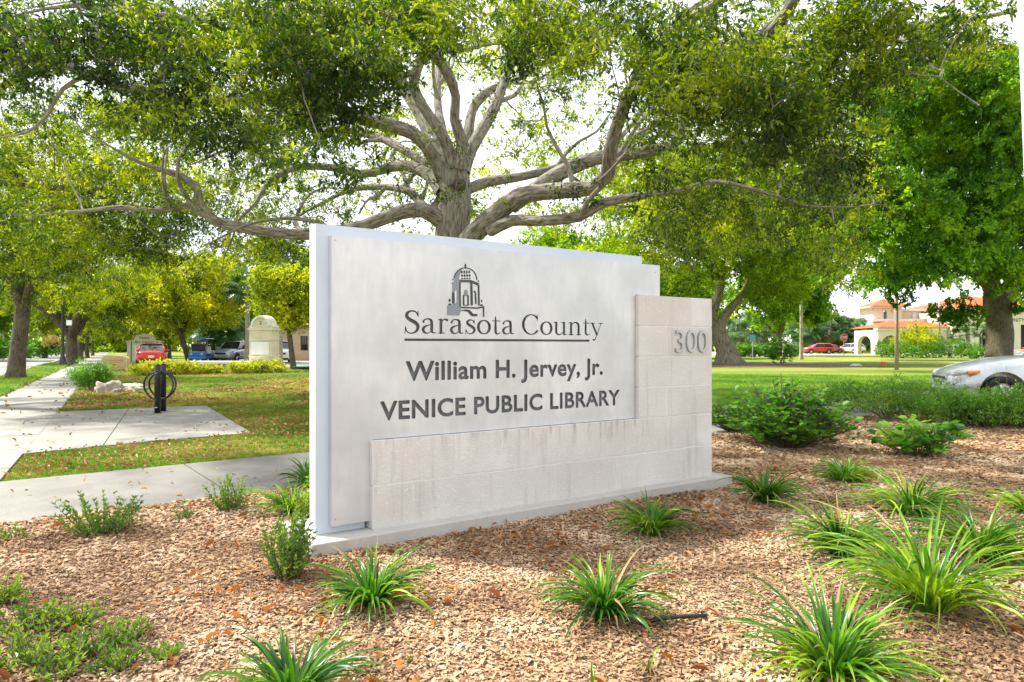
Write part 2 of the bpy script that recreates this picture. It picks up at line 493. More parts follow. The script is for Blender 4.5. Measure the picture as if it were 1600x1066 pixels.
# ------------------------------------------------------------------ trees
def catmull(pts, step):
    """pts: list of (x,y,z,r) -> smooth resampled list"""
    P = [np.array(p, float) for p in pts]
    if len(P) < 3: P = [P[0], (P[0] + P[-1]) / 2, P[-1]]
    Q = [2 * P[0] - P[1]] + P + [2 * P[-1] - P[-2]]
    out = []
    for i in range(1, len(Q) - 2):
        L_ = np.linalg.norm(Q[i + 1][:3] - Q[i][:3]); n = max(1, int(L_ / step))
        for k in range(n):
            t = k / n
            out.append(0.5 * ((2 * Q[i]) + (-Q[i - 1] + Q[i + 1]) * t + (2 * Q[i - 1] - 5 * Q[i] + 4 * Q[i + 1] - Q[i + 2]) * t * t + (-Q[i - 1] + 3 * Q[i] - 3 * Q[i + 1] + Q[i + 2]) * t ** 3))
    out.append(P[-1])
    return np.array(out)

def tubes_mesh(name, tubes, mat, parent=None, lump=0.0, seed=0):
    """tubes: list of (array(k,4), nsides). One mesh with a bark uv (metres round, metres along)"""
    V = []; Fc = []; UV = []; base = 0; rs = np.random.RandomState(seed)
    for A, n in tubes:
        k = len(A)
        C = A[:, :3]; R = np.maximum(A[:, 3], .001)
        T = np.gradient(C, axis=0); T /= np.maximum(np.linalg.norm(T, axis=1, keepdims=True), 1e-9)
        ref = np.array([1., 0, 0]) if abs(T[0][0]) < .8 else np.array([0, 1., 0])
        ang = np.arange(n) * 2 * PI / n; ln = 0; prev = C[0]
        ph = rs.uniform(0, 6, 4)
        vs = []
        lens = []
        for i in range(k):
            a = ref - T[i] * ref.dot(T[i]); a /= max(np.linalg.norm(a), 1e-9); b = np.cross(T[i], a); ref = a
            ln += np.linalg.norm(C[i] - prev); prev = C[i]; lens.append(ln)
            r = R[i]
            if lump: r = r * (1 + lump * (np.sin(3 * ang + ph[0] + ln * 1.3) * .5 + np.sin(5 * ang + ph[1] - ln * 2.1) * .35 + np.sin(2 * ang + ph[2] + ln * 3.7) * .5))
            else: r = np.full(n, r)
            vs.append(C[i] + np.outer(np.cos(ang) * r, a) + np.outer(np.sin(ang) * r, b))
        V.append(np.concatenate(vs))
        i = np.arange(k - 1)[:, None]; j = np.arange(n)[None, :]; j2 = (j + 1) % n
        q = np.stack([base + i * n + j, base + i * n + j2, base + (i + 1) * n + j2, base + (i + 1) * n + j], -1).reshape(-1, 4)
        Fc.append(q)
        rm = R.mean(); lens = np.array(lens)
        u0 = (j * 2 * PI * rm / n) + 0 * i; u1 = ((j + 1) * 2 * PI * rm / n) + 0 * i
        v0 = lens[:-1][:, None] + 0 * j; v1 = lens[1:][:, None] + 0 * j
        off = rs.uniform(0, 50)
        UV.append(np.stack([np.stack([u0, v0 + off], -1), np.stack([u1, v0 + off], -1), np.stack([u1, v1 + off], -1), np.stack([u0, v1 + off], -1)], 2).reshape(-1, 2))
        base += k * n
    V = np.concatenate(V); Fc = np.concatenate(Fc); UV = np.concatenate(UV)
    me = bpy.data.meshes.new(name)
    me.vertices.add(len(V)); me.vertices.foreach_set('co', V.astype(np.float32).ravel())
    me.loops.add(Fc.size); me.loops.foreach_set('vertex_index', Fc.ravel().astype(np.int32))
    me.polygons.add(len(Fc)); me.polygons.foreach_set('loop_start', np.arange(0, Fc.size, 4, dtype=np.int32)); me.polygons.foreach_set('loop_total', np.full(len(Fc), 4, dtype=np.int32))
    me.update(calc_edges=True)
    a = me.attributes.new('buv', 'FLOAT2', 'CORNER'); a.data.foreach_set('vector', UV.astype(np.float32).ravel())
    me.polygons.foreach_set('use_smooth', np.ones(len(Fc), dtype=bool))
    me.materials.append(mat)
    return link(name, me, parent)

def grow(limbs, clumps, seed=0, r_tip=0.007, start=0.25, wob=0.25, step=0.3):
    """connect every clump centre to the limb network, nearest first; returns tubes"""
    rs = np.random.RandomState(seed)
    pts = []; par = []; node_r = []
    for A in limbs:
        k0 = int(len(A) * start)
        for i in range(k0, len(A)):
            pts.append(A[i][:3]); par.append(-1); node_r.append(A[i][3])
    pts = np.array(pts); node_r = np.array(node_r)
    C = np.array([c[:3] for c in clumps])
    done = np.zeros(len(C), bool)
    dist = np.full(len(C), 1e9); near = np.zeros(len(C), int)
    for i in range(len(C)):
        d = np.linalg.norm(pts - C[i], axis=1); j = d.argmin(); dist[i] = d[j]; near[i] = j
    pts = list(pts); node_r = list(node_r); out = []; segs = []; childn = {}
    for _ in range(len(C)):
        i = np.where(done, 1e9, dist).argmin(); done[i] = True
        a = pts[near[i]]; b = C[i]; dd = b - a; ln = np.linalg.norm(dd)
        if ln < .05: continue
        k = max(3, int(ln / step) + 1)
        t = np.linspace(0, 1, k + 1)[:, None]
        w1 = rs.normal(0, 1, 3) * ln * wob * .5; w2 = rs.normal(0, 1, 3) * ln * wob * .25
        line = a + dd * t + w1 * np.sin(PI * t) + w2 * np.sin(2 * PI * t) + np.array([0, 0, -.06 * ln]) * np.sin(PI * t)
        r0 = min(node_r[near[i]] * .6, .012 + .014 * ln)
        r0 = max(r0, r_tip * 1.3)
        rr = r0 + (r_tip - r0) * t[:, 0]
        out.append(np.concatenate([line, rr[:, None]], 1))
        nb = len(pts)
        for q in range(1, k + 1):
            pts.append(line[q]); node_r.append(rr[q] * 1.0)
        newp = np.array(pts[nb:])
        rest = np.where(~done)[0]
        if len(rest):
            dm = np.linalg.norm(C[rest][:, None, :] - newp[None], axis=2); jm = dm.argmin(1); dv = dm[np.arange(len(rest)), jm]
            up = dv < dist[rest]
            dist[rest[up]] = dv[up]; near[rest[up]] = jm[up] + nb
    return out

def in_blob(n, c, r, rs, hollow=0.0):
    d = rs.normal(size=(n, 3)); d /= np.linalg.norm(d, axis=1, keepdims=True)
    rad = (hollow + (1 - hollow) * rs.rand(n)) ** (1 / 2.0)
    return np.array(c) + d * rad[:, None] * np.array(r), d

def crown_points(clumps, rs, flat=0.62):
    P = []; Rt = []; S = []
    for c in clumps:
        x, y, z, r, n, s = c
        n = int(n)
        p, d = in_blob(n, (x, y, z), (r, r, r * flat), rs)
        P.append(p)
        yaw = np.arctan2(d[:, 1], d[:, 0]) + rs.normal(0, .7, n)
        pitch = rs.normal(.15, .45, n) - d[:, 2] * .3
        Rt.append(np.stack([rs.uniform(-.6, .6, n), pitch, yaw], 1))
        S.append(s * rs.uniform(.75, 1.25, n))
    return np.concatenate(P), np.concatenate(Rt), np.concatenate(S)

SPR = {}
def sprigs(kind):
    if kind in SPR: return SPR[kind]
    if kind == 'oak': L_ = [make_sprig('oak_sprig', MT['oak'], 24, .30, .062, .024, .9, s) for s in (1, 2, 3)]
    elif kind == 'oak_suntone': L_ = [make_sprig('oak_suntone_sprig', MT['oak_suntone'], 24, .30, .07, .028, .9, s + 5) for s in (1, 2)]
    elif kind == 'oakfar': L_ = [make_sprig('oak_sprig_far', MT['oak'], 24, .5, .12, .06, 1.0, s + 10, twig=False) for s in (1, 2)]
    elif kind == 'green': L_ = [make_sprig('green_sprig', MT['green'], 30, .42, .105, .07, 1.0, s + 20, 'round', False) for s in (1, 2)]
    elif kind == 'yellow': L_ = [make_sprig('yellow_sprig', MT['yellow'], 26, .55, .12, .06, 1.0, s + 30, twig=False) for s in (1, 2)]
    elif kind == 'lime': L_ = [make_sprig('lime_sprig', MT['lime'], 28, .5, .11, .055, 1.0, s + 40, twig=False) for s in (1, 2)]
    elif kind == 'shrub': L_ = [make_sprig('shrub_sprig', MT['shrub'], 26, .22, .03, .013, .8, s + 50, droop=-.4) for s in (1, 2)]
    elif kind == 'hedge': L_ = [make_sprig('hedge_sprig', MT['shrub'], 30, .3, .07, .035, 1., s + 60, twig=False) for s in (1, 2)]
    elif kind == 'croton': L_ = [make_sprig('golden_sprig', MT['croton'], 22, .3, .10, .045, 1., s + 70, twig=False) for s in (1, 2)]
    elif kind == 'round': L_ = [make_sprig('round_leaf_sprig', MT['shrub'], 16, .28, .075, .06, .9, s + 80, 'round') for s in (1, 2)]
    SPR[kind] = L_
    return L_

def tree(name, label, trunk_pts, limbs_pts, clumps, kind, bark='bark', group=None, cat='tree', nside=12, lump=.06, seed=1, cut=None, start=.25, flat=.62, step=.3, wob=.25):
    base = Vector(trunk_pts[0][:3])
    root = empty(name, label, cat, base, 0, group)
    T = catmull(trunk_pts, .18 if nside > 10 else .5)
    Ls = [catmull(l, .2 if nside > 10 else .5) for l in limbs_pts]
    off = np.array([*base, 0])
    tubes_mesh('trunk', [(T - off, nside + 6)], MT[bark], root, lump, seed)
    for q, l in enumerate(Ls):
        tubes_mesh('limb', [(l - off, nside)], MT[bark], root, lump, seed + q)
    rs = np.random.RandomState(seed)
    tw = grow([T[len(T) // 2:]] + Ls, clumps, seed, start=start, step=step, wob=wob)
    if tw: tag(tubes_mesh('branches', [(t - off, 5 if nside > 10 else 3) for t in tw], MT[bark], root, 0, seed), kind='stuff')
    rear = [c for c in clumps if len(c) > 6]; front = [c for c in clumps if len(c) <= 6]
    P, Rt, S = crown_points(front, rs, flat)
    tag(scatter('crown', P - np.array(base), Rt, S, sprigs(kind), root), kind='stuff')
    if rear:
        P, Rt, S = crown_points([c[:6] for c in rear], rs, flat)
        tag(scatter('sun_toned_crown', P - np.array(base), Rt, S, sprigs('oak_suntone'), root), kind='stuff')
    return root

def auto_tree(name, label, base, height, crown_c, crown_r, nclump, nspr, kind, bark='bark_dark', r=0.25, fork=0.35, nl=5, seed=1, group=None, scale=1.0, csize=1.0, lean=(0, 0), flat=.65):
    rs = np.random.RandomState(seed); b = np.array(base, float); cc = np.array(crown_c, float); cr = np.array(crown_r, float)
    fz = height * fork
    top = b + np.array([lean[0], lean[1], fz])
    trunk = [(*b + np.array([0, 0, -.05]), r * 1.5), (*(b + np.array([lean[0] * .1, lean[1] * .1, fz * .12])), r * 1.05), (*(b + (top - b) * .6), r * .9), (*top, r * .85)]
    limbs = []
    for k in range(nl):
        a = 2 * PI * k / nl + rs.uniform(-.4, .4)
        tgt = cc + cr * np.array([math.cos(a) * .75, math.sin(a) * .75, rs.uniform(-.2, .45)])
        if k == 0: tgt = cc + cr * np.array([.05, 0, .7])
        mid = top + (tgt - top) * .45 + rs.normal(0, .12, 3) * cr + np.array([0, 0, .08 * height])
        limbs.append([(*(top - np.array([0, 0, fz * .06])), r * .62), (*(top + (mid - top) * .5 + rs.normal(0, .05, 3) * cr), r * .48), (*mid, r * .36), (*tgt, r * .12)])
    cl = []
    while len(cl) < nclump:
        d = rs.normal(size=3); d /= np.linalg.norm(d)
        p = cc + d * cr * (rs.rand() ** .45) * rs.uniform(.8, 1.08)
        if p[2] < b[2] + height * .16: continue
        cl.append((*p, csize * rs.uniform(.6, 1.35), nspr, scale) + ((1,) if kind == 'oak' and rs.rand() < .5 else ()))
    return tree(name, label, trunk, limbs, cl, kind, bark, group, nside=8, lump=.05, seed=seed, flat=flat, step=.8)

# ------------------------------------------------------------------ big live oak behind the sign
def PL(lst):   # (px,py,depth,radius) -> world
    return [(*D(a, b, d), r) for a, b, d, r in lst]
oak_base = G(706, 643)
oak_trunk = [(oak_base.x, oak_base.y, -.1, .62), (oak_base.x, oak_base.y, .25, .46), (oak_base.x, oak_base.y, 1.0, .39)] + PL([(706, 470, 14, .37), (705, 400, 14, .355), (707, 350, 14, .35), (712, 300, 14, .31), (708, 268, 14, .29), (706, 245, 14, .22)])
oak_limbs = [[(x_, y_, z_, r_ * (.86 if r_ > .1 else 1)) for x_, y_, z_, r_ in PL(l)] for l in [
    [(700, 290, 14, .20), (686, 262, 13.9, .17), (668, 232, 13.6, .155), (645, 208, 13.2, .15), (605, 195, 12.8, .145), (565, 186, 12.4, .135), (537, 176, 12, .12), (510, 162, 11.4, .10), (470, 152, 10.8, .09), (425, 148, 10.4, .085), (350, 158, 10, .08), (300, 160, 9.7, .075), (250, 150, 9.4, .08), (175, 130, 9.0, .065), (100, 102, 8.6, .05), (20, 92, 8.3, .03)],
    [(705, 255, 14.1, .2), (680, 220, 14.3, .19), (655, 175, 14.6, .18), (628, 130, 14.8, .15), (605, 90, 15, .12), (575, 40, 15.2, .09), (540, -20, 15.4, .06)],
    [(706, 260, 13.9, .18), (700, 232, 13.8, .15), (684, 200, 13.6, .13), (662, 168, 13.4, .12), (646, 133, 13.2, .11), (655, 98, 13, .10), (672, 60, 12.6, .085), (690, 0, 12, .07), (700, -60, 11.6, .05)],
    [(718, 262, 13.8, .17), (722, 225, 13.6, .14), (710, 186, 13.3, .115), (712, 151, 13.0, .105), (700, 116, 12.5, .10), (680, 86, 12, .095), (645, 62, 11.4, .09), (600, 45, 10.6, .085), (560, 25, 10, .07), (500, 5, 9.4, .05)],
    [(722, 268, 14, .2), (735, 235, 14.1, .16), (758, 195, 14.3, .14), (776, 160, 14.5, .13), (790, 120, 14.7, .12), (806, 80, 15, .10), (822, 30, 15.2, .08), (838, -30, 15.4, .06)],
    [(722, 240, 14.3, .13), (733, 200, 14.7, .125), (738, 172, 14.9, .12), (760, 145, 15.2, .10), (795, 130, 15.4, .07), (850, 100, 15.8, .05), (900, 40, 16, .03)],
    [(700, 240, 14.8, .12), (690, 200, 15.6, .10), (684, 160, 16.2, .095), (685, 110, 16.8, .08), (692, 50, 17.4, .06)],
    [(692, 300, 14.6, .19), (668, 272, 15, .16), (630, 258, 15.4, .14), (595, 266, 15.6, .12), (562, 272, 15.6, .10), (520, 262, 15.4, .08), (462, 262, 15, .07), (420, 285, 14.6, .055), (398, 320, 14.2, .04), (372, 345, 14, .025)],
    [(690, 345, 13.9, .22), (660, 328, 13.7, .18), (625, 332, 13.5, .165), (590, 345, 13.3, .15), (550, 358, 13.1, .14), (500, 364, 12.9, .135), (455, 367, 12.8, .125), (420, 362, 12.7, .115), (375, 355, 12.6, .10), (335, 345, 12.5, .095), (312, 322, 12.4, .085), (308, 292, 12.3, .075), (282, 274, 12.2, .065), (240, 262, 12, .04)],
    [(325, 338, 12.5, .07), (290, 322, 12.3, .06), (240, 330, 12.1, .05), (190, 324, 11.9, .04), (130, 330, 11.7, .03)],
    [(718, 392, 13.8, .26), (745, 362, 13.5, .235), (775, 335, 13.2, .215), (810, 308, 12.9, .20), (850, 300, 12.6, .18), (895, 297, 12.3, .165), (930, 291, 12.0, .155), (950, 272, 11.7, .145), (953, 240, 11.3, .13), (965, 195, 10.8, .12), (982, 150, 10.3, .11), (1000, 135, 10, .105), (1040, 120, 9.6, .10), (1085, 108, 9.2, .095), (1140, 90, 8.8, .09), (1190, 60, 8.4, .085), (1225, 25, 8, .075), (1260, -30, 7.6, .06)],
    [(984, 148, 10.3, .085), (1000, 105, 9.8, .08), (1030, 65, 9.3, .075), (1085, 25, 8.8, .07), (1140, -10, 8.4, .06)],
    [(800, 322, 13.4, .17), (840, 292, 13.8, .18), (880, 268, 14, .175), (930, 248, 14, .165), (1000, 238, 14, .15), (1050, 228, 13.9, .13), (1063, 212, 13.8, .12), (1066, 188, 13.7, .11), (1092, 176, 13.6, .09), (1120, 168, 13.5, .075), (1150, 160, 13.3, .05), (1190, 142, 13, .03)],
    [(722, 300, 14.6, .14), (760, 285, 15, .13), (805, 278, 15.3, .12), (850, 268, 15.5, .11), (905, 252, 15.8, .10), (960, 235, 16, .08), (1020, 200, 16.4, .06), (1060, 150, 16.8, .04)],
    [(765, 362, 13.2, .13), (800, 345, 12.9, .125), (845, 345, 12.6, .115), (905, 338, 12.3, .10), (940, 318, 12.2, .085), (990, 308, 12.1, .075), (1060, 298, 12, .055), (1120, 284, 11.8, .04), (1190, 300, 11.6, .03), (1260, 322, 11.4, .018)],
    [(700, 300, 14.8, .15), (670, 330, 15.6, .13), (640, 300, 16.4, .1), (590, 292, 17, .08), (540, 300, 17.4, .06), (480, 330, 17.8, .03)],
    [(700, 275, 14.7, .13), (640, 240, 15.6, .1), (590, 215, 16.4, .09), (520, 205, 17, .07), (460, 240, 17.4, .05), (400, 262, 17.8, .03)],
    [(845, 300, 13.6, .08), (885, 268, 14.6, .075), (950, 235, 15.2, .06), (1010, 165, 15.8, .05), (1040, 120, 16.2, .03)],
    [(230, 152, 9.3, .06), (260, 100, 9.0, .05), (300, 40, 8.8, .045), (220, 25, 8.6, .04), (120, 8, 8.4, .03)],
    [(560, 28, 10, .06), (480, 45, 9.4, .055), (420, 50, 9.0, .05), (360, 42, 8.7, .04), (270, 25, 8.4, .03)],
    [(1180, 66, 8.5, .06), (1240, 70, 8.6, .05), (1320, 62, 8.7, .045), (1420, 45, 8.8, .04), (1520, 30, 8.9, .03), (1620, 10, 9, .02)],
]]
ors = np.random.RandomState(5)
# every limb runs out into a thin wandering tail
for l_ in oak_limbs:
    a_, b_ = Vector(l_[-2][:3]), Vector(l_[-1][:3]); d_ = (b_ - a_).normalized(); r_ = l_[-1][3]; q_ = b_
    for s_ in range(4):
        d_ = (d_ + Vector(ors.normal(0, .28, 3)) + Vector((0, 0, .05))).normalized(); q_ = q_ + d_ * .4; r_ *= .66; l_.append((*q_, max(.005, r_)))
HOLES = [(655, 150, 125, 140, .12), (705, 330, 75, 90, .03), (425, 315, 78, 62, .16), (870, 290, 120, 75, .2), (560, 130, 50, 55, .4), (955, 140, 55, 65, .35), (150, 220, 70, 30, .3), (745, 300, 40, 60, .05), (620, 290, 60, 50, .6), (230, 135, 40, 20, .4), (1180, 205, 50, 40, .5), (520, 300, 60, 40, .7), (900, 60, 40, 40, .4)]
def keep(px, py, rs):
    k = 1.0
    for a, b, rx, ry, q in HOLES:
        if ((px - a) / rx) ** 2 + ((py - b) / ry) ** 2 < 1: k = min(k, q)
    return rs.rand() < k
oak_clumps = []
# second order boughs leaving the limbs
_par = [catmull(l, .25) for l in oak_limbs]
for i_ in range(90):
    A_ = _par[ors.randint(len(_par))]; j_ = ors.randint(int(len(A_) * .25), len(A_) - 1); p_ = Vector(A_[j_][:3]); t_ = (Vector(A_[j_][:3]) - Vector(A_[j_ - 1][:3])).normalized()
    d_ = (t_ * .8 + Vector(ors.normal(0, .7, 3)) + Vector((0, 0, .35))).normalized(); r_ = min(.055, A_[j_][3] * .6); q_ = p_; l_ = [(*p_, r_)]
    if r_ < .015: continue
    for s_ in range(ors.randint(4, 9)):
        d_ = (d_ + Vector(ors.normal(0, .32, 3)) + Vector((0, 0, .06))).normalized(); q_ = q_ + d_ * .42; r_ *= .80; l_.append((*q_, r_))
    l_.append((*(q_ + d_ * .3), .006)); oak_limbs.append(l_)
def add_clumps(n, x0, x1, y0, y1, d0, d1, size, nspr, scl, holes=True, ymax=None, rear=False):
    c = 0
    while c < n:
        px = ors.uniform(x0, x1); py = ors.uniform(y0, y1); d = ors.uniform(d0, d1)
        if ymax is not None and py > ymax(px): continue
        if holes and not keep(px, py, ors): c += .34; continue
        p = D(px, py, d)
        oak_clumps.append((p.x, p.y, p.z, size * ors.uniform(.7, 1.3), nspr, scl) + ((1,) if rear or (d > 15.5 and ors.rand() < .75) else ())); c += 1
low = lambda x: 400 if x < 250 else (390 if x < 500 else (330 if x < 1000 else 385 if x < 1250 else 300))
add_clumps(130, -120, 1330, -60, 400, 13, 20, .75, 29, 1.15, ymax=low)
add_clumps(66, -100, 1300, 20, 380, 10.5, 13.5, .5, 24, 1.0, ymax=low)
# near, heavy foliage over the top of the view
for (cx, cy, rx, ry, n) in [(470, 70, 110, 75, 30), (520, 170, 45, 60, 8), (345, 150, 90, 60, 12), (130, 60, 150, 60, 24), (1090, 90, 110, 95, 25), (1240, 130, 100, 90, 20), (1350, 50, 110, 45, 12), (660, 15, 70, 35, 10), (850, 35, 110, 45, 14), (1480, 40, 110, 40, 8)]:
    for _ in range(n):
        px = cx + ors.normal() * rx * .6; py = cy + ors.normal() * ry * .6; d = ors.uniform(6.8, 10)
        p = D(px, py, d); oak_clumps.append((p.x, p.y, p.z, .36 * ors.uniform(.6, 1.3), 32, 1.1))
# thin yellowish foliage on the far side of the crown, seen between the limbs
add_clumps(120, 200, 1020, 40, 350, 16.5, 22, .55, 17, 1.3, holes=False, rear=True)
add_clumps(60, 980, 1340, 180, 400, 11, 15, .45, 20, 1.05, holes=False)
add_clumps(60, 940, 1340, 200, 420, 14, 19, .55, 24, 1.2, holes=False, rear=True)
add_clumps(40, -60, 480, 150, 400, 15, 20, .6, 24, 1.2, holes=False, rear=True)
add_clumps(26, 240, 520, 330, 395, 13, 17, .4, 16, 1.05, holes=False)
# bare twig ends inside the crown
for _ in range(230):
    px = ors.uniform(260, 1250) if _ < 130 else ors.uniform(300, 720); py = ors.uniform(70, 345) if _ < 130 else ors.uniform(200, 345); p = D(px, py, ors.uniform(11.5, 17)); oak_clumps.append((p.x, p.y, p.z, .25, 2, 1.0))
# canopy above and beyond the frame that shades the sign bed
for _ in range(55):
    p = (ors.uniform(-10, 9), ors.uniform(4, 18), ors.uniform(7.4, 10.5)); oak_clumps.append((*p, 1.0, 34, 1.4))
big_oak = tree('live_oak', 'massive spreading live oak with many bare grey limbs rising directly behind the library sign', oak_trunk, oak_limbs, oak_clumps, 'oak', 'bark', seed=3, nside=12, lump=.07, start=.3)
# knot on the trunk
k = D(716, 288, 13.66); mbk = MB()
mbk.tube([Vector(k) + Vector((0, .1, 0)), Vector(k), Vector(k) + Vector((0, -.035, 0)), Vector(k) + Vector((0, -.02, 0))], [.15, .12, .085, .04], 12)
ko = mbk.build('knot', MT['bark_dark'], big_oak, True); ko.location = -Vector(big_oak.location)
# ------------------------------------------------------------------ the library sign
TH = 0.601; CP = 4.379; HF = 540.47
Un = Vector((math.cos(TH), math.sin(TH), 0)); Nn = Vector((math.sin(TH), -math.cos(TH), 0))
def UZ(px, py, off=0.0):
    dx = (px - 800) / F
    Y = (-CP + off) / (Nn.x * dx + Nn.y)
    P = Vector((dx * Y, Y, 0))
    return P.dot(Un), CH - (py - HF) / F * Y
MS = Matrix(((Un.x, 0, Nn.x, 0), (Un.y, 0, Nn.y, 0), (0, 1, 0, 0), (0, 0, 0, 1)))   # local (u, z, n) -> world
def sign_M(off=0.0):
    """plate space (x=u, y=z, z=normal) to world; off = distance of the plate's middle in front of the panel plane"""
    T = Nn * (-CP + off)
    return Matrix.Translation(T) @ MS
def sbox(mb, u0, u1, z0, z1, n0, n1, m=0):
    M = sign_M(0)
    v = [M @ Vector((u, z, n)) for u in (u0, u1) for z in (z0, z1) for n in (n0, n1)]
    return mb.add(v, [(0, 1, 3, 2), (4, 6, 7, 5), (0, 4, 5, 1), (2, 3, 7, 6), (0, 2, 6, 4), (1, 5, 7, 3)], m)

# materials
def alu():
    m, nt, p = new_mat('brushed_aluminium')
    v = pos(nt, (1, 1, 1))
    n1 = noise(nt, 1.6, 5, 0.6, v); n2 = noise(nt, 14, 4, 0.6, pos(nt, (1, 1, .25)))
    c = mixc(nt, maprange(nt, n1.outputs[0], .3, .7), (0.50, 0.505, 0.52), (0.75, 0.75, 0.755))
    c = mixc(nt, maprange(nt, n2.outputs[0], .35, .75, 0, .5), c, (0.50, 0.51, 0.53))
    nt.links.new(c, p.inputs['Base Color'])
    p.inputs['Metallic'].default_value = .45
    nt.links.new(maprange(nt, n1.outputs[0], .2, .8, .38, .55), p.inputs['Roughness'])
    bump(nt, p, n2.outputs[0], .05, .002)
    return m
def limestone(name='shell_limestone', tint=(1, 1, 1)):
    m, nt, p = new_mat(name)
    v = pos(nt)
    n1 = noise(nt, 2.3, 5, .6, v)
    vo = nt.nodes.new('ShaderNodeTexVoronoi'); vo.inputs['Scale'].default_value = 95; nt.links.new(v, vo.inputs['Vector'])
    oi = nt.nodes.new('ShaderNodeObjectInfo')
    c = mixc(nt, maprange(nt, n1.outputs[0], .3, .7), tuple(a * b for a, b in zip((.60, .57, .525), tint)), tuple(a * b for a, b in zip((.73, .71, .675), tint)))
    c = mixc(nt, maprange(nt, oi.outputs['Random'], 0, 1, 0, .55), c, (.57, .515, .46))
    n4 = noise(nt, 60, 3, .5, v)
    shell = ramp(nt, [(.62, (0, 0, 0)), (.72, (1, 1, 1))]); nt.links.new(n4.outputs[0], shell.inputs[0])
    f = nt.nodes.new('ShaderNodeMath'); f.operation = 'MULTIPLY'; f.inputs[1].default_value = .55; nt.links.new(shell.outputs[0], f.inputs[0])
    c = mixc(nt, f.outputs[0], c, (.88, .87, .84))
    pit = ramp(nt, [(.0, (1, 1, 1)), (.14, (0, 0, 0))]); nt.links.new(vo.outputs['Distance'], pit.inputs[0])
    n5 = noise(nt, 9, 2, .5, v)
    pf = nt.nodes.new('ShaderNodeMath'); pf.operation = 'MULTIPLY'; nt.links.new(pit.outputs[0], pf.inputs[0]); nt.links.new(maprange(nt, n5.outputs[0], .45, .65, 0, .45), pf.inputs[1])
    c = mixc(nt, pf.outputs[0], c, (.30, .27, .24))
    # run-off stains: vertical streaks, strongest under the ledge
    ns = noise(nt, 1.0, 4, .6, pos(nt, (13, 13, 1.1)))
    st = ramp(nt, [(.56, (0, 0, 0)), (.74, (1, 1, 1))]); nt.links.new(ns.outputs[0], st.inputs[0])
    sf = nt.nodes.new('ShaderNodeMath'); sf.operation = 'MULTIPLY'; sf.inputs[1].default_value = .5; nt.links.new(st.outputs[0], sf.inputs[0])
    c = mixc(nt, sf.outputs[0], c, (.40, .36, .32))
    # dark algae drips on the course right under the metal panel
    sz = nt.nodes.new('ShaderNodeSeparateXYZ'); nt.links.new(v, sz.inputs[0])
    nd = noise(nt, 1.0, 5, .65, pos(nt, (22, 22, 2.2)))
    dr = ramp(nt, [(.50, (0, 0, 0)), (.66, (1, 1, 1))]); nt.links.new(nd.outputs[0], dr.inputs[0])
    zm_ = nt.nodes.new('ShaderNodeMath'); zm_.operation = 'MULTIPLY'; nt.links.new(maprange(nt, sz.outputs[2], .50, .705, 0, 1), zm_.inputs[0]); nt.links.new(maprange(nt, sz.outputs[2], .708, .715, 1, 0), zm_.inputs[1])
    z2_ = nt.nodes.new('ShaderNodeMath'); z2_.operation = 'MULTIPLY'; nt.links.new(zm_.outputs[0], z2_.inputs[0]); nt.links.new(dr.outputs[0], z2_.inputs[1])
    xm_ = nt.nodes.new('ShaderNodeMath'); xm_.operation = 'MULTIPLY'; nt.links.new(z2_.outputs[0], xm_.inputs[0]); nt.links.new(maprange(nt, sz.outputs[0], 1.12, 1.27, 1, 0), xm_.inputs[1])
    z3_ = nt.nodes.new('ShaderNodeMath'); z3_.operation = 'MULTIPLY'; nt.links.new(xm_.outputs[0], z3_.inputs[0]); nt.links.new(maprange(nt, sz.outputs[0], -.7, 1.3, .22, .85), z3_.inputs[1])
    c = mixc(nt, z3_.outputs[0], c, (.20, .175, .14))
    nt.links.new(c, p.inputs['Base Color'])
    ad = nt.nodes.new('ShaderNodeMath'); ad.operation = 'ADD'; nt.links.new(n4.outputs[0], ad.inputs[0]); nt.links.new(vo.outputs['Distance'], ad.inputs[1])
    bump(nt, p, ad.outputs[0], .35, .006)
    p.inputs['Roughness'].default_value = .85
    return m
MT['alu'] = alu()
MT['stone'] = limestone()
MT['mortar'] = surf('mortar', (.60, .575, .53), (.70, .68, .64), 12, .9, 90, .3)
MT['slab'] = surf('pale_blue_enamel', (.50, .565, .66), (.60, .655, .73), 1.2, .45, 30, .03, spec=.5)
MT['backing'] = surf('dark_backing', (.10, .105, .11), (.19, .195, .205), 5, .6, 60, .1)
MT['inlay'] = surf('blue_grey_inlay', (.20, .22, .255), (.27, .29, .33), 9, .5, 60, .1)
MT['black_metal'] = paint('black_powder_coat', (.012, .013, .015), .35, coat=.2)
MT['steel'] = surf('galvanised_steel', (.35, .36, .37), (.50, .51, .52), 9, .4, 60, .1, .7)
def concrete(name, c1, c2, stain=(.30, .28, .25)):
    m, nt, p = new_mat(name)
    v = pos(nt); n1 = noise(nt, 1.3, 6, .65, v); n2 = noise(nt, 70, 4, .7, v); n3 = noise(nt, 1.6, 6, .72, pos(nt, (1, .45, 1)), .5)
    c = mixc(nt, maprange(nt, n1.outputs[0], .3, .7), c1, c2)
    c = mixc(nt, maprange(nt, n3.outputs[0], .52, .75, 0, .75), c, stain)
    c = mixc(nt, maprange(nt, n2.outputs[0], .3, .7, 0, .25), c, (.46, .43, .38))
    nt.links.new(c, p.inputs['Base Color']); bump(nt, p, n2.outputs[0], .35, .004)
    p.inputs['Roughness'].default_value = .9
    return m
MT['plinth'] = concrete('plinth_concrete', (.44, .41, .37), (.56, .54, .50), (.34, .30, .25))
MT['conc'] = concrete('pavement_concrete', (.20, .19, .17), (.31, .295, .265), (.13, .12, .105))
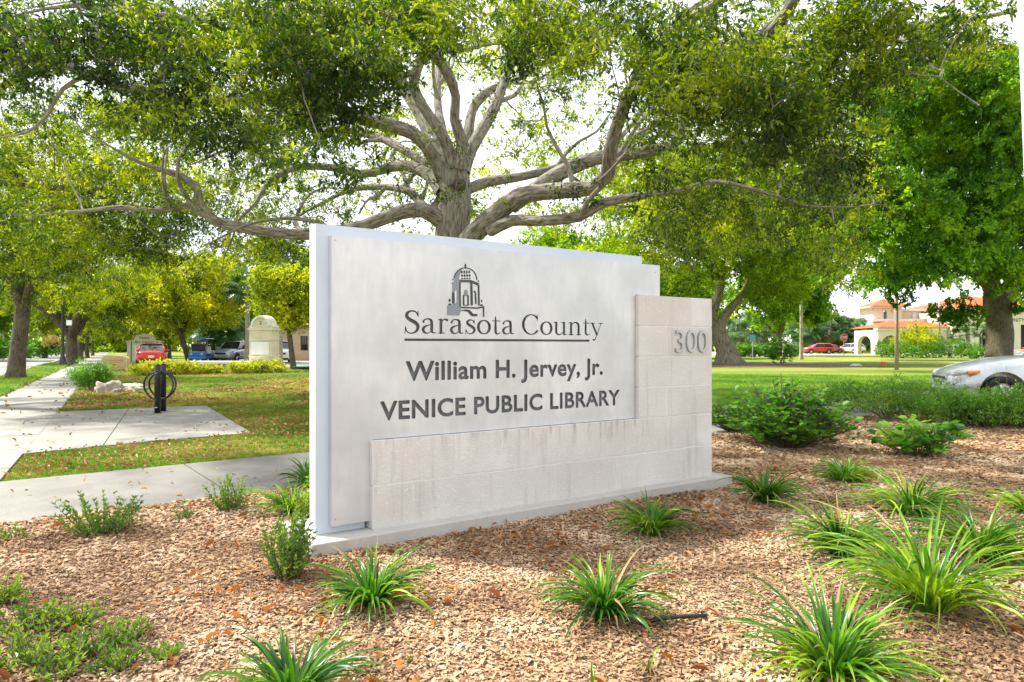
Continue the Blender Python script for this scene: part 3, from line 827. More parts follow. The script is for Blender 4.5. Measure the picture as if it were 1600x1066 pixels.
MT['conc_shaded'] = concrete('weathered_shade_toned_concrete', (.14, .135, .12), (.23, .22, .20), (.08, .075, .07))  # stained concrete, made darker still by shade put into the colour

sign_u0 = UZ(518, 400)[0]
C0 = sign_M(0) @ Vector((sign_u0, 0, 0))
sign = empty('library_sign', 'large brushed aluminium and limestone monument sign reading VENICE PUBLIC LIBRARY in the mulch bed', 'sign', C0, 0)
WS = Matrix.Translation(-C0)
uP0 = UZ(518, 400)[0]; uP1 = UZ(1031, 440)[0]; zT = 2.074; zB = .165; zL = .708; zP = 1.794; zS = .11
uN = UZ(581, 700)[0]           # notch of the panel
uA = UZ(582, 700, .04)[0]; uB = UZ(998, 500, .04)[0]; uC = UZ(1112.5, 500, .04)[0]
# --- letter outlines
def px_line(xl, xr, ybl, ycap):
    u0 = UZ(xl, ybl)[0]; u1 = UZ(xr, ybl)[0]; zb = UZ(xl, ybl)[1]; zc = UZ(xl, ycap)[1]
    return u0, u1, zb, zc - zb
holes = []
u0, u1, zb, cap = px_line(634, 942, 595, 565)
pl = text_polys('William H. Jervey, Jr.', .030); capref = max(p[1] for q in text_polys('H', .030) for p in q)
holes += fit_polys(pl, u0, u1, zb, cap, capref)
u0, u1, zb, cap = px_line(594, 968, 657, 628)
holes += fit_polys(text_polys('VENICE PUBLIC LIBRARY', .030), u0, u1, zb, cap, capref)

# serif lettering, drawn with strokes (x, y, half thickness)
def arc(cx, cy, rx, ry, a0, a1, n=14, thin=12, thick=42, ph=0):
    out = []
    for i in range(n + 1):
        a = math.radians(a0 + (a1 - a0) * i / n)
        out.append((cx + rx * math.cos(a), cy + ry * math.sin(a), thin + (thick - thin) * abs(math.cos(a + math.radians(ph))) ** 1.5))
    return out
GL = {
 'S': (520, [[(415, 560, 11), (395, 640, 15), (320, 690, 17), (230, 695, 19), (140, 655, 32), (95, 575, 42), (115, 490, 46), (200, 415, 48), (320, 350, 50), (405, 270, 46), (425, 170, 42), (375, 60, 30), (270, 2, 17), (180, 3, 15), (105, 50, 13), (65, 170, 10)], [(440, 520, 9), (430, 700, 10)], [(60, 200, 9), (45, -10, 10)]]),
 'a': (480, [[(75, 365, 30), (85, 410, 18), (140, 448, 15), (215, 460, 17), (290, 430, 32), (320, 360, 38), (322, 120, 38), (335, 40, 28), (380, 10, 14), (445, 30, 9)], [(310, 285, 12), (200, 250, 16), (100, 200, 30), (62, 120, 38), (95, 35, 30), (170, 2, 15), (250, 25, 13), (315, 90, 12)]]),
 'r': (390, [[(125, 440, 36), (125, 20, 38)], [(35, 12, 10), (235, 12, 10)], [(35, 432, 9), (120, 458, 12)], [(130, 330, 10), (180, 420, 15), (250, 460, 20), (320, 435, 34)]]),
 's': (410, [[(310, 360, 10), (290, 425, 13), (215, 460, 15), (135, 440, 24), (95, 370, 34), (140, 300, 38), (240, 240, 40), (320, 170, 38), (320, 80, 34), (250, 12, 18), (170, -2, 13), (90, 40, 11), (55, 130, 9)], [(330, 340, 8), (322, 465, 9)], [(50, 140, 8), (42, -8, 9)]]),
 'o': (500, [arc(240, 229, 190, 225, 0, 360, 30, 13, 42)]),
 't': (340, [[(135, 600, 8), (135, 470, 26), (135, 110, 36), (155, 30, 28), (210, 2, 16), (300, 50, 9)], [(25, 447, 11), (290, 447, 11)]]),
 'C': (690, [arc(360, 350, 295, 345, 42, 318, 30, 14, 44), [(585, 480, 9), (590, 700, 10)]]),
 'u': (580, [[(120, 435, 34), (120, 150, 38), (140, 50, 32), (215, 2, 20), (310, 30, 14), (415, 130, 10)], [(425, 435, 34), (425, 20, 36)], [(20, 447, 10), (120, 447, 10)], [(320, 447, 10), (425, 447, 10)], [(425, 12, 10), (540, 20, 8)]]),
 'n': (590, [[(125, 430, 34), (125, 20, 38)], [(30, 12, 10), (220, 12, 10)], [(30, 432, 9), (120, 458, 12)], [(135, 320, 10), (200, 420, 14), (290, 458, 20), (385, 425, 32), (430, 330, 38), (430, 20, 38)], [(335, 12, 10), (525, 12, 10)]]),
 'y': (510, [[(75, 430, 30), (265, 15, 34)], [(435, 430, 10), (265, 15, 12), (205, -120, 14), (165, -180, 18), (120, -175, 32)], [(5, 447, 10), (165, 447, 10)], [(350, 447, 10), (505, 447, 10)]]),
 ' ': (230, [])}
def glyph_polys(ch):
    wd, strokes = GL[ch]; h = 7.0
    x0, y0, x1, y1 = -60, -260, wd + 80, 760
    xs = np.arange(x0, x1, h); ys = np.arange(y0, y1, h); X, Y = np.meshgrid(xs, ys); f = np.full(X.shape, 1e3)
    for st in strokes:
        A = catmull([(p[0], p[1], 0, p[2]) for p in st], 28) if len(st) > 2 else np.array([(p[0], p[1], 0, p[2]) for p in st], float)
        for a, b in zip(A[:-1], A[1:]):
            d = b[:2] - a[:2]; L2 = max(d.dot(d), 1e-6)
            t = np.clip(((X - a[0]) * d[0] + (Y - a[1]) * d[1]) / L2, 0, 1)
            f = np.minimum(f, np.hypot(X - a[0] - t * d[0], Y - a[1] - t * d[1]) - (a[3] + (b[3] - a[3]) * t) * 1.12 - 3)
    f[np.abs(f) < 1e-6] = 1e-6
    return raster_contours(f, x0, y0, h), wd
sp = []; xo = 0; cache = {}
for ch in 'Sarasota County':
    if ch not in cache: cache[ch] = glyph_polys(ch)
    pp, wd = cache[ch]
    sp += [[(x + xo, y) for x, y in q[::2]] for q in pp]; xo += wd
u0, u1, zb, cap = px_line(632, 942, 521, 485)
# the line's cap height comes from its left end
holes += fit_polys(sp, u0, u1, zb, cap * .98, 705)
ua, za = UZ(632, 529.5); ub, _ = UZ(921, 530); zc = UZ(632, 533.5)[1]
holes.append([(ua, zc), (ub, zc), (ub, za), (ua, za)])
e = .004
outer = [(uP0, zB), (uN, zB), (uN, zL + e), (uB - e, zL + e), (uB - e, zP + e), (uP1, zP + e), (uP1, zT), (uP0, zT)]
pan = plate('face_panel', outer, holes, .006, MT['alu'], sign, WS @ sign_M(-.003))
mb = MB()   # dark backing sheet behind the cut lettering
for (a, b, c_, d_) in [(590, 975, 470, 540), (625, 950, 556, 604), (588, 975, 618, 668)]:
    ua, zt_ = UZ(a, c_); ub, zb_ = UZ(b, d_); zb2 = UZ(a, d_)[1]; 
    sbox(mb, ua, ub, zb2, zt_, -.030, -.020)
mb.build('letter_backing', MT['backing'], sign, M=WS)
# return edges of the panel tray
mb = MB(); sbox(mb, uP0, uP0 + .003, zB, zT, -.05, -.0065); sbox(mb, uP0 + .003, uP1, zT - .003, zT, -.05, -.0065); sbox(mb, uP1 - .003, uP1, zP + .05, zT - .003, -.05, -.0065); sbox(mb, uP0 + .003, uN, zB, zB + .003, -.05, -.0065)
mb.build('panel_edge', MT['alu'], sign, M=WS)
for (px_, py_) in [(996, 645), (524, 812), (524, 376), (1024, 426)]:
    uu, zz = UZ(px_, py_); mb = MB(); M = sign_M(0)
    mb.tube([M @ Vector((uu, zz, 0)), M @ Vector((uu, zz, .003))], .006, 8); mb.build('screw', MT['steel'], sign, M=WS)
# pale enamelled slab behind
uS0 = UZ(493, 500, -.05)[0]; uS1 = UZ(1003, 408, -.05)[0]; zS2 = UZ(493, 349.5, -.05)[1]
mb = MB(); sbox(mb, uS0, uN - .03, zS + .001, zS2, -.17, -.052); sbox(mb, uN - .03, uS1, zL + .02, zS2, -.17, -.052)
mb.build('back_slab', MT['slab'], sign, M=WS)
# stone: mortar core and blocks
mb = MB(); sbox(mb, uA + .006, uC - .006, zS, zL - .006, -.34, .0380); sbox(mb, uB + .006, uC - .006, zL - .006, zP - .006, -.34, .0380)
mb.build('mortar_core', MT['mortar'], sign, M=WS)
g = .005
def block(u0, u1, z0, z1):
    mb = MB(); sbox(mb, u0, u1, z0, z1, -.05, .04 + random.uniform(-.0012, .0012)); o = mb.build('stone_block', MT['stone'], sign, M=WS); bevel(o, .0025, 1)
    mb = MB(); sbox(mb, u0, u1, z0, z1, -.346, -.25); o = mb.build('stone_block', MT['stone'], sign, M=WS)
ju = [UZ(x, 720, .04)[0] for x in (709, 820)]; jl = [UZ(x, 780, .04)[0] for x in (646, 768, 869)]
Lb = ju[1] - ju[0]
rows = [zS, .405, zL, .98, 1.252, 1.523, zP]
def course(u0, u1, z0, z1, first):
    xs = [u0]; x = first
    while x < u1 - .12:
        if x > u0 + .1: xs.append(x)
        x += Lb
    xs.append(u1)
    for a, b in zip(xs[:-1], xs[1:]): block(a + (g if a > u0 else 0), b - (g if b < u1 else 0), z0 + g, z1 - (g if z1 < zP - .01 and not (z1 == zL and a < uB - .1) else 0))
course(uA, uC, rows[0], rows[1], jl[0]); course(uA, uC, rows[1], rows[2], ju[0])
pj1 = UZ(1044, 600, .04)[0]; pj2 = UZ(1080, 500, .04)[0]
for i in range(2, 6):
    f0 = pj1 if i % 2 == 0 else pj2
    course(uB, uC, rows[i], rows[i + 1], f0)
# end pieces closing the stone wall's short sides
mb = MB(); sbox(mb, uA - .0, uA + .02, zS + .001, zL - .002, -.249, -.051); mb.build('stone_return', MT['stone'], sign, M=WS)
mb = MB(); sbox(mb, uC - .02, uC, zS + .001, zP - .002, -.249, -.051); sbox(mb, uB, uC - .02, zP - .006, zP, -.249, -.051); mb.build('stone_return', MT['stone'], sign, M=WS)
# plinth
bu0 = (G(488, 852, zS).dot(Un)); bu1 = G(1134, 741, zS).dot(Un); bn = (G(488, 852, zS).dot(Nn)) + CP
bn2 = G(425, 818, zS).dot(Nn) + CP
mb = MB(); sbox(mb, bu0, bu1, -.06, zS, bn2, bn); o = mb.build('plinth', MT['plinth'], sign, M=WS); bevel(o, .008, 2)
# house number
uu0 = UZ(1054, 550, .04)[0]; uu1 = UZ(1104, 550, .04)[0]; zz0 = UZ(1078, 551, .04)[1]; zz1 = UZ(1078, 516, .04)[1]
tp = text_polys('300', 0.0); tp = fit_polys(tp, uu0, uu1, zz0, zz1 - zz0)
digs = [[] for _ in range(3)]
for q in tp:
    cx = (sum(p[0] for p in q) / len(q) - uu0) / (uu1 - uu0); digs[min(2, int(cx * 3))].append(q)
for q in digs:
    if q: plate('number_digit', None, q, .014, MT['steel'], sign, WS @ sign_M(.04 + .014))

# --- tower emblem, thin inlays on the panel (coordinates taken in the 1163 px wide close-up)
def EU(x, y): return UZ(680 + x / 9.69, 400 + y / 9.69)
def inlay(name, poly, mat, off, hs=(), th=.0014):
    return plate(name, [EU(*p) for p in poly], [[EU(*p) for p in h] for h in hs], th, mat, sign, WS @ sign_M(off))
dome = [(455 + 165 * math.sin(a) * 1.0, 365 - 175 * math.cos(a)) for a in [math.radians(t) for t in range(-88, -2, 8)]]
inlay('emblem_shade', dome + [(400, 215), (372, 290), (360, 365), (375, 400), (378, 790), (395, 830), (360, 910), (178, 905), (178, 760), (255, 735), (258, 440), (240, 415), (285, 390)], MT['inlay'], .0008,
      [[(292, 560), (300, 530), (315, 522), (325, 540), (322, 718), (298, 722)]])
inlay('emblem_shade', [(430, 560), (440, 525), (462, 512), (485, 525), (495, 560), (495, 615), (430, 615)], MT['inlay'], .0008)
MT['dark_inlay'] = surf('dark_inlay', (.030, .032, .036), (.055, .058, .065), 9, .5, 60, .1)
dk = MT['dark_inlay']
def stroke(pts, r, off=.0022, name='emblem_line'):
    P = [np.array(p, float) for p in pts]; L1 = []; R1 = []
    for i, p in enumerate(P):
        t = P[min(i + 1, len(P) - 1)] - P[max(i - 1, 0)]; t = t / np.linalg.norm(t); n = np.array([-t[1], t[0]]) * r * 1.25
        L1.append(tuple(p + n)); R1.append(tuple(p - n))
    inlay(name, L1 + R1[::-1], dk, off)
arcpts = [(455 + 175 * math.sin(math.radians(t)), 375 - 190 * math.cos(math.radians(t))) for t in range(-80, 96, 8)]
stroke(arcpts, 6)
stroke([(362, 372), (540, 378)], 6); stroke([(372, 394), (545, 398), (662, 455)], 7, .0036); stroke([(540, 378), (665, 430)], 6)
stroke([(372, 400), (375, 775)], 8, .0038); stroke([(545, 405), (552, 755)], 12, .0040); stroke([(655, 455), (660, 755)], 9, .0040)
stroke([(270, 560), (272, 722)], 14); stroke([(428, 600), (430, 752)], 9); stroke([(495, 600), (497, 752)], 9); stroke([(428, 752), (500, 754)], 5, .0040)
stroke([(580, 550), (595, 540), (608, 570), (614, 732)], 9)
stroke([(385, 785), (640, 795), (735, 775)], 9); stroke([(730, 770), (732, 925)], 7, .0040)
inlay('emblem_line', [(398, 822), (460, 815), (520, 822), (555, 860), (575, 882), (638, 884), (638, 918), (552, 918), (525, 890), (490, 850), (430, 838), (398, 840)], dk, .0022)
for (x, y, s) in [(455, 155, 24), (455, 190, 16), (268, 365, 14), (652, 390, 14), (218, 682, 24), (700, 690, 18)]:
    inlay('emblem_finial', [(x, y - s * 1.5), (x + s * .8, y), (x, y + s), (x - s * .8, y)], dk, .0022)
for (x, y) in [(218, 735), (700, 748)]: inlay('emblem_finial', [(x - 26, y + 14), (x + 26, y + 14), (x + 12, y - 12), (x - 12, y - 12)], dk, .0022)
for r_, y in enumerate((248, 302, 350)):
    for c_ in range(4):
        x = 400 + c_ * 38 + (6 if r_ else 0); h_ = 26 if r_ < 2 else 18
        inlay('emblem_tile', [(x - 16, y), (x, y - h_), (x + 16, y), (x, y + h_ if r_ < 2 else y + 10)], dk, .0022)
# ------------------------------------------------------------------ ground
DS = Vector((-0.5, 0.866, 0)).normalized(); NSv = Vector((0.866, 0.5, 0)).normalized()   # along the pavement / across it
def SW(n, s, z=0.0):     # across (n), along (s)
    p = NSv * n + DS * s; return Vector((p.x, p.y, z))
DP = Vector((0.8, 0.6, 0)).normalized(); NP = Vector((-0.6, 0.8, 0))
pn0 = Vector((-3.79, 5.09, 0)).dot(NP); pn1 = Vector((-4.98, 6.69, 0)).dot(NP)      # near and far edge of the path
def PW(n, s, z=0.0):
    p = NP * n + DP * s; return Vector((p.x, p.y, z))

def lawn_mat():
    m, nt, p = new_mat('lawn_soil')
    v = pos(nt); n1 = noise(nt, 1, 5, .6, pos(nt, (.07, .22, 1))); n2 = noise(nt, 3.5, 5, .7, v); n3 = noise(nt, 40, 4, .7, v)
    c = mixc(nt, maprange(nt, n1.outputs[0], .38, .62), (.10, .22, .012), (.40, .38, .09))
    c = mixc(nt, maprange(nt, n2.outputs[0], .48, .68, 0, .7), c, (.22, .19, .07))
    c = mixc(nt, maprange(nt, n3.outputs[0], .3, .75, 0, .5), c, (.04, .075, .012))
    nt.links.new(c, p.inputs['Base Color']); bump(nt, p, n3.outputs[0], .8, .04); p.inputs['Roughness'].default_value = .9
    p.inputs['Specular IOR Level'].default_value = .1
    return m
def mulch_mat():
    m, nt, p = new_mat('mulch_bed')
    v = pos(nt, (1, 1, 1)); n1 = noise(nt, 1.2, 5, .6, v)
    vo = nt.nodes.new('ShaderNodeTexVoronoi'); vo.inputs['Scale'].default_value = 55; vo.inputs['Randomness'].default_value = 1
    wv = noise(nt, 8, 3, .5, v); mm = mixc(nt, .12, v, wv.outputs['Color']); nt.links.new(mm, vo.inputs['Vector'])
    r = ramp(nt, [(0, (.04, .02, .01)), (.35, (.17, .09, .045)), (.65, (.36, .21, .12)), (1, (.52, .37, .24))])
    sx = nt.nodes.new('ShaderNodeSeparateColor'); nt.links.new(vo.outputs['Color'], sx.inputs[0]); nt.links.new(sx.outputs[0], r.inputs[0])
    c = mixc(nt, maprange(nt, n1.outputs[0], .35, .7, 0, .45), r.outputs[0], (.26, .13, .06))
    nt.links.new(c, p.inputs['Base Color']); bump(nt, p, vo.outputs['Distance'], .9, .03); p.inputs['Roughness'].default_value = .95
    return m
def asphalt():
    m, nt, p = new_mat('street_asphalt')
    v = pos(nt); n1 = noise(nt, .5, 5, .6, v); n2 = noise(nt, 60, 3, .7, v)
    c = mixc(nt, maprange(nt, n1.outputs[0], .3, .7), (.17, .17, .165), (.25, .245, .235))
    c = mixc(nt, maprange(nt, n2.outputs[0], .3, .7, 0, .4), c, (.33, .32, .30))
    nt.links.new(c, p.inputs['Base Color']); bump(nt, p, n2.outputs[0], .4, .006); p.inputs['Roughness'].default_value = .9
    return m
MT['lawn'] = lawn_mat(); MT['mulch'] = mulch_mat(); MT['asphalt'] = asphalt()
MT['kerb'] = concrete('kerb_concrete', (.30, .29, .27), (.40, .39, .36))
MT['white_paint'] = surf('road_paint', (.55, .55, .53), (.68, .68, .66), 6, .7)
def sheet(name, poly, z, mat, kind='structure', th=None):
    mb = MB(); n = len(poly)
    if th: mb.prism([(p[0], p[1]) for p in poly], z - th, z)
    else: mb.add([(p[0], p[1], z) for p in poly], [tuple(range(n))])
    o = mb.build(name, mat); return tag(o, kind=kind)
# lawn: a fine grid near, a sheet to the horizon
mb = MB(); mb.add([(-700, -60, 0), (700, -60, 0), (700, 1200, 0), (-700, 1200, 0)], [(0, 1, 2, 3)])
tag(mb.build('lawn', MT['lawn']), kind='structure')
# mulch bed, slightly crowned
bed_poly = [PW(pn0 - .02, -9), PW(pn0 - .02, 20.5), Vector((30, 12, 0)), Vector((30, -6, 0)), Vector((-14, -6, 0))]
def bed_z(x, y):
    return .022 + .018 * math.sin(x * 1.7 + y * .6) * math.sin(y * 1.9 - x * .5) + .006 * math.sin(x * 6.1) * math.sin(y * 5.3)
nx, ny = 150, 110; V = []; Fc = []
for j in range(ny + 1):
    for i in range(nx + 1):
        s = -9 + 29.5 * i / nx; n = pn0 - .02 - 13.0 * (j / ny) ** 1.4
        p = PW(n, s); e_ = min(1, (pn0 - .02 - n) / .15)
        V.append((p.x, p.y, .004 + bed_z(p.x, p.y) * e_))
for j in range(ny):
    for i in range(nx):
        a = j * (nx + 1) + i; Fc.append((a, a + 1, a + nx + 2, a + nx + 1))
mb = MB(); mb.add(V, Fc); tag(mb.build('mulch_bed', MT['mulch'], smooth=True), kind='structure')
# street with kerb, far verge
sheet('street', [SW(-4.2, -60), SW(-4.2, 400), SW(-12.0, 400), SW(-12.0, -60)], .004, MT['asphalt'])
mb = MB()
for n_ in (-4.12, -12.08):
    a, b, c_, d_ = SW(n_ - .08, -60), SW(n_ + .08, -60), SW(n_ + .08, 400), SW(n_ - .08, 400)
    mb.prism([a[:2], b[:2], c_[:2], d_[:2]], -.05, .12)
tag(mb.build('kerb', MT['kerb']), kind='structure')
mb = MB()
for k in range(40):
    s = 8 + k * 9; a, b, c_, d_ = SW(-8.15, s), SW(-8.03, s), SW(-8.03, s + 3), SW(-8.15, s + 3)
    mb.add([(*q[:2], .008) for q in (a, b, c_, d_)], [(0, 1, 2, 3)])
tag(mb.build('lane_marking', MT['white_paint']), kind='structure')
# pavement of separate slabs
walk = tag(bpy.data.objects.new('sidewalk', None), kind='structure'); COL.objects.link(walk)
w0, w1 = -2.58, -0.976
mb = MB(); mb.prism([SW(w0 + .01, -8)[:2], SW(w1 - .01, -8)[:2], SW(w1 - .01, 160)[:2], SW(w0 + .01, 160)[:2]], -.05, .018); mb.build('walk_bed', MT['conc_shaded'], walk)
s = 1.0
for k in range(26):
    ln = 1.62; mb = MB(); dz = random.uniform(-.003, .003)
    mb.prism([SW(w0, s + .006)[:2], SW(w1, s + .006)[:2], SW(w1, s + ln - .006)[:2], SW(w0, s + ln - .006)[:2]], -.03, .035 + dz); mb.build('paving_slab', MT['conc'], walk); s += ln
mb = MB(); mb.prism([SW(w0, s)[:2], SW(w1, s)[:2], SW(w1, 160)[:2], SW(w0, 160)[:2]], -.03, .034); mb.build('far_walk', MT['conc'], walk)
# curving path from the pavement past the back of the sign to the drive
path = tag(bpy.data.objects.new('garden_path', None), kind='structure'); COL.objects.link(path)
mb = MB(); mb.prism([PW(pn0 + .01, -9)[:2], PW(pn0 + .01, 26)[:2], PW(pn1 - .01, 26)[:2], PW(pn1 - .01, -9)[:2]], -.05, .012); mb.build('walk_bed', MT['conc_shaded'], path)
s = PW(0, 0).dot(DP) - 9
sj = G(308, 742).dot(DP)
s = sj - 1.75 * 6
for k in range(20):
    mb = MB(); mb.prism([PW(pn0, s + .008)[:2], PW(pn0, s + 1.742)[:2], PW(pn1, s + 1.742)[:2], PW(pn1, s + .008)[:2]], -.03, .028 + random.uniform(-.002, .002)); mb.build('paving_slab', MT['conc_shaded'] if s < 5.5 else MT['conc'], path); s += 1.75
# bike parking pad
pad = tag(bpy.data.objects.new('bike_pad', None), kind='structure'); COL.objects.link(pad)
A, B, C_, D_, E_ = G(86, 646), G(322, 636), G(393, 679), G(240, 692), G(34, 713)
M1 = A.lerp(B, .46); M2 = E_.lerp(D_, .58)
mb = MB(); mb.prism([p[:2] for p in (E_, M2, M1, A)], -.03, .032); mb.build('concrete_slab', MT['conc'], pad)
gx = (M1 - M2).normalized(); gp = Vector((gx.y, -gx.x, 0)) * .012
mb = MB(); mb.prism([p[:2] for p in (M2 + gp, D_, C_, B, M1 + gp)], -.03, .030); mb.build('concrete_slab', MT['conc'], pad)
# little driveway apron across the verge
sheet('driveway_apron', [SW(-4.04, 26.5), SW(w0, 24.0), SW(w0, 27.2), SW(-4.04, 29.5)], .026, MT['kerb'], th=.06)
# drive on the right where the silver car stands, parking lot and road far behind
sheet('drive', [(8.6, 12.9), (40, 12.9), (40, 20.5), (9.6, 20.5)], .010, MT['conc'], th=.03)
sheet('parking_lot', [(10, 92), (49, 92), (49, 150), (10, 150)], .008, MT['kerb'], th=.02)
sheet('parking_lot', [SW(8, 46), SW(34, 46), SW(34, 62), SW(8, 62)], .008, MT['asphalt'], th=.02)

# bare mulch ring under the right hand tree
def blob(c, rx, ry, n=28, seed=0, j=.15):
    r = random.Random(seed); return [(c[0] + rx * math.cos(2 * PI * k / n) * (1 + r.uniform(-j, j)), c[1] + ry * math.sin(2 * PI * k / n) * (1 + r.uniform(-j, j))) for k in range(n)]
MT['darkmulch'] = surf('old_mulch', (.10, .065, .045), (.24, .17, .12), 4, .95, 30, .6)
sheet('mulch_ring', blob((17.6, 47.5), 6.5, 6.5, seed=3), .006, MT['darkmulch'])
sheet('mulch_ring', blob((-14.5, 34.2), 3.8, 1.7, seed=4), .006, MT['darkmulch'])
sheet('mulch_ring', blob(G(410, 588)[:2], 5.5, 2.0, seed=5), .010, MT['darkmulch'])

# ------------------------------------------------------------------ scattered ground cover
def poly_in(P, poly):
    x, y = P[:, 0], P[:, 1]; ins = np.zeros(len(P), bool); n = len(poly)
    for i in range(n):
        x0, y0 = poly[i][0], poly[i][1]; x1, y1 = poly[(i + 1) % n][0], poly[(i + 1) % n][1]
        if y0 == y1: continue
        c = ((y0 > y) != (y1 > y)) & (x < (x1 - x0) * (y - y0) / (y1 - y0) + x0); ins ^= c
    return ins
def sample_poly(poly, n, falloff=0.0, d0=6.0):
    xs = [p[0] for p in poly]; ys = [p[1] for p in poly]; out = []
    tot = 0
    while tot < n:
        P = np.stack([RS.uniform(min(xs), max(xs), n * 3), RS.uniform(min(ys), max(ys), n * 3)], 1)
        P = P[poly_in(P, poly)]
        # keep only what the photo could see: a wide wedge in front of the camera
        P = P[(np.abs(P[:, 0]) < P[:, 1] * .85 + 1.2) & (P[:, 1] > 1.5)]
        if falloff:
            d = np.hypot(P[:, 0], P[:, 1]); P = P[RS.rand(len(P)) < np.minimum(1, (d0 / d) ** falloff)]
        out.append(P); tot += len(P)
    return np.concatenate(out)[:n]
# bark chips
def chip_src(nm, l, w_, t, mat, seed):
    r = random.Random(seed); V = []
    k = 3
    for i in range(k + 1):
        x = l * (i / k - .5); ww = w_ * (1 if 0 < i < k else r.uniform(.25, .7)) * r.uniform(.8, 1.15); z = t * math.sin(PI * i / k) * r.uniform(.3, 1.2)
        o = w_ * r.uniform(-.15, .15)
        V += [(x, -ww / 2 + o, z), (x, ww / 2 + o, z), (x, ww / 2 + o, z + t), (x, -ww / 2 + o, z + t)]
    Fc = [(0, 3, 2, 1)]
    for i in range(k):
        a = 4 * i; b = a + 4
        Fc += [(a, b, b + 3, a + 3), (a + 3, b + 3, b + 2, a + 2), (a + 2, b + 2, b + 1, a + 1)]
    Fc.append((4 * k, 4 * k + 1, 4 * k + 2, 4 * k + 3))
    rv = r.random()
    return source(nm, V, Fc, [mat], None, [rv] * len(Fc))
chips = [chip_src('bark_chip', l, w_, t, MT['chip'], k) for k, (l, w_, t) in enumerate([(.042, .013, .003), (.028, .012, .004), (.034, .018, .003), (.05, .010, .003), (.022, .014, .004), (.03, .009, .003), (.045, .02, .004)])]
bed_vis = [PW(pn0 - .01, -9), PW(pn0 - .01, 17.0), Vector((13.5, 12.2, 0)), Vector((13, 1, 0)), Vector((-6, 1, 0))]
N = 200000
P = sample_poly([p[:2] for p in bed_vis], N, 1.35, 3.6)
# not under the plinth
M_inv = sign_M(0).inverted()
q = np.array([[M_inv[0][0], M_inv[0][1], M_inv[0][3]], [M_inv[2][0], M_inv[2][1], M_inv[2][3]]])
uu = P @ q[0, :2] + q[0, 2]; nn = P @ q[1, :2] + q[1, 2]
P = P[~((uu > bu0) & (uu < bu1) & (nn > bn2) & (nn < bn))]
N = len(P)
Z = .004 + .022 + .018 * np.sin(P[:, 0] * 1.7 + P[:, 1] * .6) * np.sin(P[:, 1] * 1.9 - P[:, 0] * .5) + .006 * np.sin(P[:, 0] * 6.1) * np.sin(P[:, 1] * 5.3)
Z += RS.uniform(-.003, .012, N)
far = np.hypot(P[:, 0], P[:, 1])
scl = np.clip(RS.lognormal(-.12, .38, N), .35, 1.55) * np.clip(far / 6.8, .60, 1.4)
rot = np.stack([RS.normal(0, .32, N), RS.normal(0, .28, N), RS.uniform(0, 2 * PI, N)], 1)
o = scatter('bark_chips', np.column_stack([P, Z]), rot, scl, chips); tag(o, 'loose pale brown bark chips covering the planting bed around the sign', 'mulch', kind='stuff')
# fallen leaves over the mulch
def leaf_src(nm, mat, L_, W_, seed):
    V = []; Fc = []; R = []; r = random.Random(seed)
    leaf_geo(V, Fc, R, Vector((-L_ / 2, 0, .004)), Vector((1, 0, r.uniform(-.1, .25))), Vector((r.uniform(-.3, .3), .2, 1)), L_, W_, r.random(), .5, 'round')
    return source(nm, V, Fc, [mat], None, R)
rust = [leaf_src('brown_leaf', MT['rust'], .050, .022, s) for s in range(3)]
P = sample_poly([p[:2] for p in bed_vis], 6500, 1.0, 4)
c0 = np.sin(P[:, 0] * 2.3 + 1) * np.sin(P[:, 1] * 1.7 + P[:, 0]) ; P = P[RS.rand(len(P)) < np.clip(.35 + c0 * .6, .08, 1)]
uu = P @ q[0, :2] + q[0, 2]; nn = P @ q[1, :2] + q[1, 2]; P = P[~((uu > bu0) & (uu < bu1) & (nn > bn2) & (nn < bn))]
o = scatter('fallen_leaves', np.column_stack([P, np.full(len(P), .045)]), np.stack([RS.normal(0, .3, len(P)), RS.normal(0, .3, len(P)), RS.uniform(0, 6.28, len(P))], 1), np.clip(RS.lognormal(-.15, .35, len(P)), .4, 1.6), rust)
tag(o, 'rusty brown fallen oak leaves lying on the bark chips', 'leaf litter', kind='stuff')

# grass tufts
def tuft_src(nm, mat, h_, n, seed, wd=.004, sp=.03):
    r = random.Random(seed); V = []; Fc = []; R = []
    for i in range(n):
        a = r.uniform(0, 6.28); p = Vector((r.uniform(-sp, sp), r.uniform(-sp, sp), 0)); lean = r.uniform(.1, .8); hh = h_ * r.uniform(.6, 1.2)
        d = Vector((math.cos(a), math.sin(a), 0)); s = Vector((-d.y, d.x, 0)) * wd
        b = len(V); m_ = p + d * hh * lean * .35 + Vector((0, 0, hh * .6)); t = p + d * hh * lean + Vector((0, 0, hh * .95))
        V += [p - s, p + s, m_ + s * .8, m_ - s * .8, t]; Fc += [(b, b + 1, b + 2, b + 3), (b + 3, b + 2, b + 4)]; q_ = r.random(); R += [q_, q_]
    return source(nm, V, Fc, [mat], None, R)
tg = [tuft_src('grass_tuft', MT['grass'], .07, 16, s, .0035, .05) for s in (1, 2)] 
td = [tuft_src('dry_tuft', MT['drygrass'], .055, 14, s, .0035, .05) for s in (3, 4)]
lit = [leaf_src('oak_litter', MT['litter'], .055, .026, s) for s in (5, 6, 7)]
